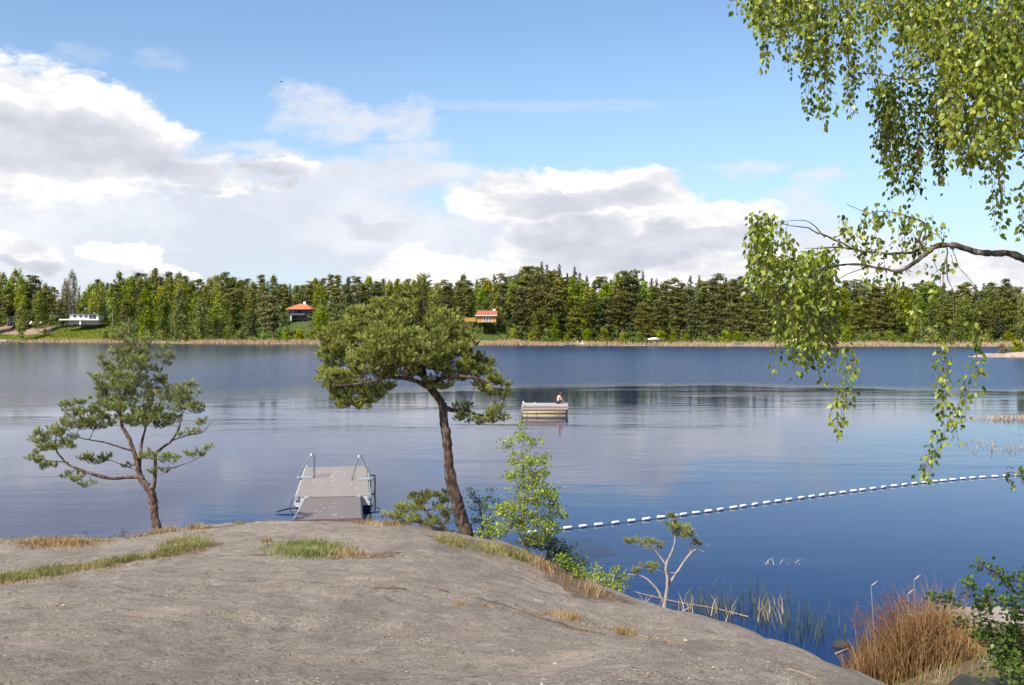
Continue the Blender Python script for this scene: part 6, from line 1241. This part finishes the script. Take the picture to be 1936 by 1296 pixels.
near_tree('leaf', 'leafy_sprig', 'small leafy sprig reaching in from the right edge above the float line', 'bush', (1990, 930), 7.2,
    [[(2100, 1010, 0, .012), (2010, 930, 0, .008), (1960, 900, 0, .005), (1925, 893, 0, .003), (1900, 897, 0, .0015)]], [(1905, 893, 12, 4, 0, .05), (1925, 900, 14, 7, 0, .06), (1945, 905, 16, 10, 0, .08), (1920, 910, 10, 4, 0, .05)], BARK_DARK, HLEAF, sub_r=.045, per_m2=420, tips=4, seed=51, leaf=(.042, 2), rmax=.004, rmin=.0015, tintb=.3)
DARKSTONE = mat('dark_shade_rock', (.05, .05, .042), .95, var=.2, scale=3, bump=.03, bscale=9)  # dark base colour carries the boulder's shade; the water stone shares it
link_rock('shade_dark_boulder', np.array([4.85, 10.0, 1.75]), (.5, .6, 1.0), DARKSTONE, 'boulder with shade put into its dark colour, in the lower right corner', 61)
LEDGE = mat('pink_grey_ledge', (.36, .29, .25), .9, var=.15, scale=2, bump=.02, bscale=9)
link_rock('flat_ledge', W(1880, 1196) + [0, 0, .12], (1.6, .9, .30), LEDGE, 'flat pinkish rock ledge in the water behind the lower right shrub', 62)
link_rock('flat_ledge', W(1800, 1180) + [0, 0, .06], (.75, .5, .18), LEDGE, 'smaller reddish rock slab left of the flat ledge', 63)
link_rock('water_stone', W(1589, 1222) + [0, 0, .03], (.17, .14, .09), DARKSTONE, 'small dark stone in the water left of the dry grass clump', 64)
link_rock('bank_rock', ground(1060, 1068) + [0.35, .1, -.05], (.5, .45, .28), ROCK, 'rough grey rock on the bank below the young birch', 65)
# dry clump
CLUMPM = leaf_mat('red_brown_dry_grass', (.12, .05, .02), (.48, .30, .14), .25, .75, tcol=(1.1, 1.0, .7), spec=.1)
DRYS = bark_mat('red_brown_stems', [(.2, (.06, .025, .016)), (.5, (.17, .075, .045)), (.85, (.30, .16, .10))], 6)
def clump():
    rng = np.random.default_rng(71); n = 5200; a = rng.uniform(0, 6.28, n); r = np.sqrt(rng.uniform(0, 1, n)); X = 7.0 + 1.25 * r * np.cos(a); Y = 17.4 + .95 * r * np.sin(a); Z = rz_fast(X, Y); k = Z > -.25; X, Y, Z = X[k], Y[k], Z[k]; n = len(X)
    pxs = CX + X / Y * F; hh = np.interp(pxs, [1600, 1640, 1700, 1760, 1830, 1880], [.7, 1.0, 1.15, 1.1, .85, .5]) * rng.uniform(.2, 1.0, n) * (1 + .9 * fbm(X, Y, 2.2, 3, 6))
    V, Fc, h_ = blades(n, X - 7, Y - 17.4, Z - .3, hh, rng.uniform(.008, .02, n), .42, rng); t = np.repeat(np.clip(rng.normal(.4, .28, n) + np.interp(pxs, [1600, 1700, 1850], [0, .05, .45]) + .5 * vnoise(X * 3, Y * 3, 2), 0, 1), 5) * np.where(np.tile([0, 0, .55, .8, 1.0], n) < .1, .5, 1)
    tag(link('dry_grass', mesh('dry_grass', V, Fc, CLUMPM, tint=t), None, (7, 17.4, .3)), 'big clump of golden-brown dry grass at the water edge, lower right', 'dry grass', kind='stuff')
    for i in range(7): 
        s_ = rng.uniform(-.9, .9); 
        strand = None
clump()
near_tree('leaf', 'myrtle_bush', 'reddish-brown leafless bush standing in the dry grass at lower right', 'bush', (1700, 1270), 17.6,
    [[(1690, 1290, 0, .015), (1685, 1200, 0, .01), (1680, 1130, 0, .004)], [(1700, 1290, .1, .015), (1710, 1190, .1, .01), (1718, 1110, .1, .003)], [(1670, 1290, -.1, .012), (1650, 1200, -.1, .008), (1640, 1150, -.1, .003)], [(1730, 1290, .1, .012), (1745, 1200, .1, .008), (1750, 1150, .1, .003)], [(1695, 1290, 0, .012), (1698, 1190, 0, .008), (1690, 1100, 0, .002)]],
    [(1690, 1140, 22, 26, 0, .3), (1715, 1135, 14, 26, .1, .3), (1660, 1170, 26, 24, 0, .3), (1740, 1175, 26, 24, .1, .3), (1620, 1170, 14, 22, -.1, .2), (1690, 1185, 50, 26, 0, .35), (1700, 1215, 60, 22, 0, .35), (1760, 1200, 26, 20, .1, .25)],
    DRYS, leaf_mat('dry_red_leaves', (.10, .04, .02), (.34, .18, .09), .2, .7, tcol=(1.1, 1, .6), spec=.1), sub_r=.14, per_m2=80, tips=14, seed=72, leaf=(.022, 1), rmax=.006, rmin=.0022, squash=1.3, twigm=DRYS)
# standing reeds in the dark water
REEDG = leaf_mat('green_reeds', (.03, .05, .025), (.16, .19, .09), .2, .7, spec=.2)
def water_reeds():
    rng = np.random.default_rng(81); n = 620; cl = rng.integers(0, 5, n); cx = np.array([1380, 1440, 1490, 1540, 1330])[cl] + rng.normal(0, 26, n); py = np.array([1160, 1150, 1175, 1200, 1150])[cl] + rng.normal(0, 17, n)
    py = np.clip(py, 1092, 1235); pts = np.array([W(a, b_) for a, b_ in zip(cx, py)]); c = pts.mean(0); hh = rng.uniform(.15, .62, n)
    V, Fc, h_ = blades(n, pts[:, 0] - c[0], pts[:, 1] - c[1], np.full(n, -.05), hh, rng.uniform(.006, .013, n), .16, rng)
    tag(link('reeds', mesh('reeds', V, Fc, REEDG, tint=np.repeat(rng.uniform(0, 1, n), 5)), None, c), 'thin dark green reeds standing in the water beside the rock', 'reeds', kind='stuff')
    n = 110; cx = rng.choice([1350, 1375, 1432, 1452, 1470, 1245, 1215, 1300], n) + rng.normal(0, 7, n); py = rng.normal(1165, 14, n); pts = np.array([W(a, b_) for a, b_ in zip(cx, py)]); c = pts.mean(0)
    V, Fc, h_ = blades(n, pts[:, 0] - c[0], pts[:, 1] - c[1], np.full(n, -.02), rng.uniform(.2, .52, n), rng.uniform(.012, .026, n), .5, rng)
    tag(link('reeds', mesh('reeds', V, Fc, REED, tint=np.repeat(rng.uniform(.3, 1, n), 5)), None, c), 'withered yellow reed stalks among the green reeds', 'reeds', kind='stuff')
    n = 16; cx = rng.choice([1368, 1452, 1466, 1488, 1510], n) + rng.normal(0, 5, n); py = np.full(n, 1066.0) + rng.normal(0, 2, n); pts = np.array([W(a, b_) for a, b_ in zip(cx, py)]); c = pts.mean(0)
    V, Fc, h_ = blades(n, pts[:, 0] - c[0], pts[:, 1] - c[1], np.full(n, -.02), rng.uniform(.08, .2, n), rng.uniform(.012, .02, n), 1.2, rng)
    tag(link('reeds', mesh('reeds', V, Fc, WHITE_R, tint=np.repeat(rng.uniform(.6, 1, n), 5)), None, c), 'few bleached broken reed stubs out in the open blue water', 'reeds', kind='stuff')
    n = 26; cx = rng.uniform(1640, 1760, n); 
    b = MB()
    for x in (1647, 1716, 1728):
        p0 = P(x + 8, 1240, 17.4); p1 = P(x, rng.uniform(1090, 1130), 17.4); b.tube(spline(np.array([p0, (p0 + p1) / 2, p1]), 8) - np.array([7, 17.4, .3]), .004, 4); b.tube([p1 - np.array([7, 17.4, .3]), p1 - np.array([7, 17.4, .3]) + (.05, 0, .04), p1 - np.array([7, 17.4, .3]) + (.12, 0, .10)], [.004, .014, .002], 5)
    tag(b.build('reed_stalks', REEDP, None, loc=(7, 17.4, .3)), 'tall pale reed stalks with seed heads above the dry clump', 'reeds', kind='stuff')
WHITE_R = leaf_mat('bleached_reed', (.4, .35, .27), (.6, .56, .48), .1, .8); REEDP = mat('pale_reed', (.45, .38, .28), .8, var=.1)
water_reeds()
def stick(pts, rad, label, m_=TWIG, z=.02):
    p = np.array([W(a, b_) for a, b_ in pts]); p[:, 2] = z; c = p[0].copy(); b = MB(); b.tube(spline(p, 20) - c, np.linspace(rad, rad * .4, 20), 6); tag(b.build('fallen_branch', m_, None, loc=c), label, 'branch')
stick(((1414, 1168), (1350, 1152), (1280, 1140), (1200, 1121)), .015, 'long pale stick floating on the water behind the stunted pine', mat('pale_stick', (.46, .33, .19), .85, var=.1))
stick(((1580, 1238), (1605, 1228)), .018, 'short pale stick at the water edge left of the dry grass clump', mat('pale_stick_short', (.5, .38, .25), .85, var=.1))
stick(((1935, 1182), (1840, 1172), (1770, 1166)), .05, 'weathered log lying along the flat ledge at the right edge', mat('grey_log', (.40, .32, .27), .85, var=.12), .22)
# white bits beside the gangway
WST = mat('white_pebble', (.7, .69, .66), .8, var=.06)
for (x, y, lab) in ((701, 983, 'white stone on the crest right of the gangway'), (708, 986, 'smaller white stone right beside the first one')):
    link_rock('white_stone', ground(x, y + 3) + [0, 0, .04], (.07, .06, .05), WST, lab, 90 + x)

# far trees that would read alike are told apart by their order along the shore
def number_alike():
    by = {}
    for o in COL.objects:
        if o.parent is None and o.get('label') and o.get('group') and o.get('category') in ('tree', 'bush'): by.setdefault(o['label'], []).append(o)
    ORD = ['first', 'second', 'third', 'fourth', 'fifth', 'sixth', 'seventh', 'eighth', 'ninth']
    for lab, l in by.items():
        if 1 < len(l) <= 9:
            for i, o in enumerate(sorted(l, key=lambda q: q.location.x / q.location.y)): o['label'] = lab + ', ' + ORD[i] + ' from left'
number_alike()
# the wood goes on beyond both edges of the view, as one mass
def far_forest():
    rng = np.random.default_rng(5); Vs = []; Fs = []; Ts = []; Ms = []; n0 = 0
    src = []
    for kd, mi in (('pine', 0), ('pine', 0), ('birch', 1), ('spruce', 2)):
        me = KIND[kd][rng.integers(len(KIND[kd]))][0]; v = np.empty(len(me.vertices) * 3, np.float32); me.vertices.foreach_get('co', v); t = np.empty(len(me.vertices), np.float32); me.attributes['tint'].data.foreach_get('value', t)
        src.append((v.reshape(-1, 3), t, mi, 16.0))
    for lo_, hi_, cnt in ((-400, -75, 60), (2030, 2520, 90)):
        for i in range(cnt):
            v, t, mi, h0 = src[rng.integers(len(src))]; D = rng.uniform(8, 120); p = far_pt(rng.uniform(lo_, hi_), 0, D); s_ = rng.uniform(.85, 1.35); a = rng.uniform(0, 6.28)
            c, s1_ = cos(a), sin(a); R = np.array([[c, -s1_, 0], [s1_, c, 0], [0, 0, 1]]); V = (v @ R.T) * s_ + p; n = len(V); Vs.append(V); Fs.append(np.arange(n).reshape(-1, 3) + n0); Ts.append(t); Ms.append(np.full(n // 3, mi)); n0 += n
    me = mesh('far_forest', np.concatenate(Vs), np.concatenate(Fs), [FPINE, FBIRC, FSPRU], tint=np.concatenate(Ts), fmat=np.concatenate(Ms))
    tag(link('far_forest', me), 'mixed wood continuing along the far shore', 'forest', kind='stuff')
far_forest()
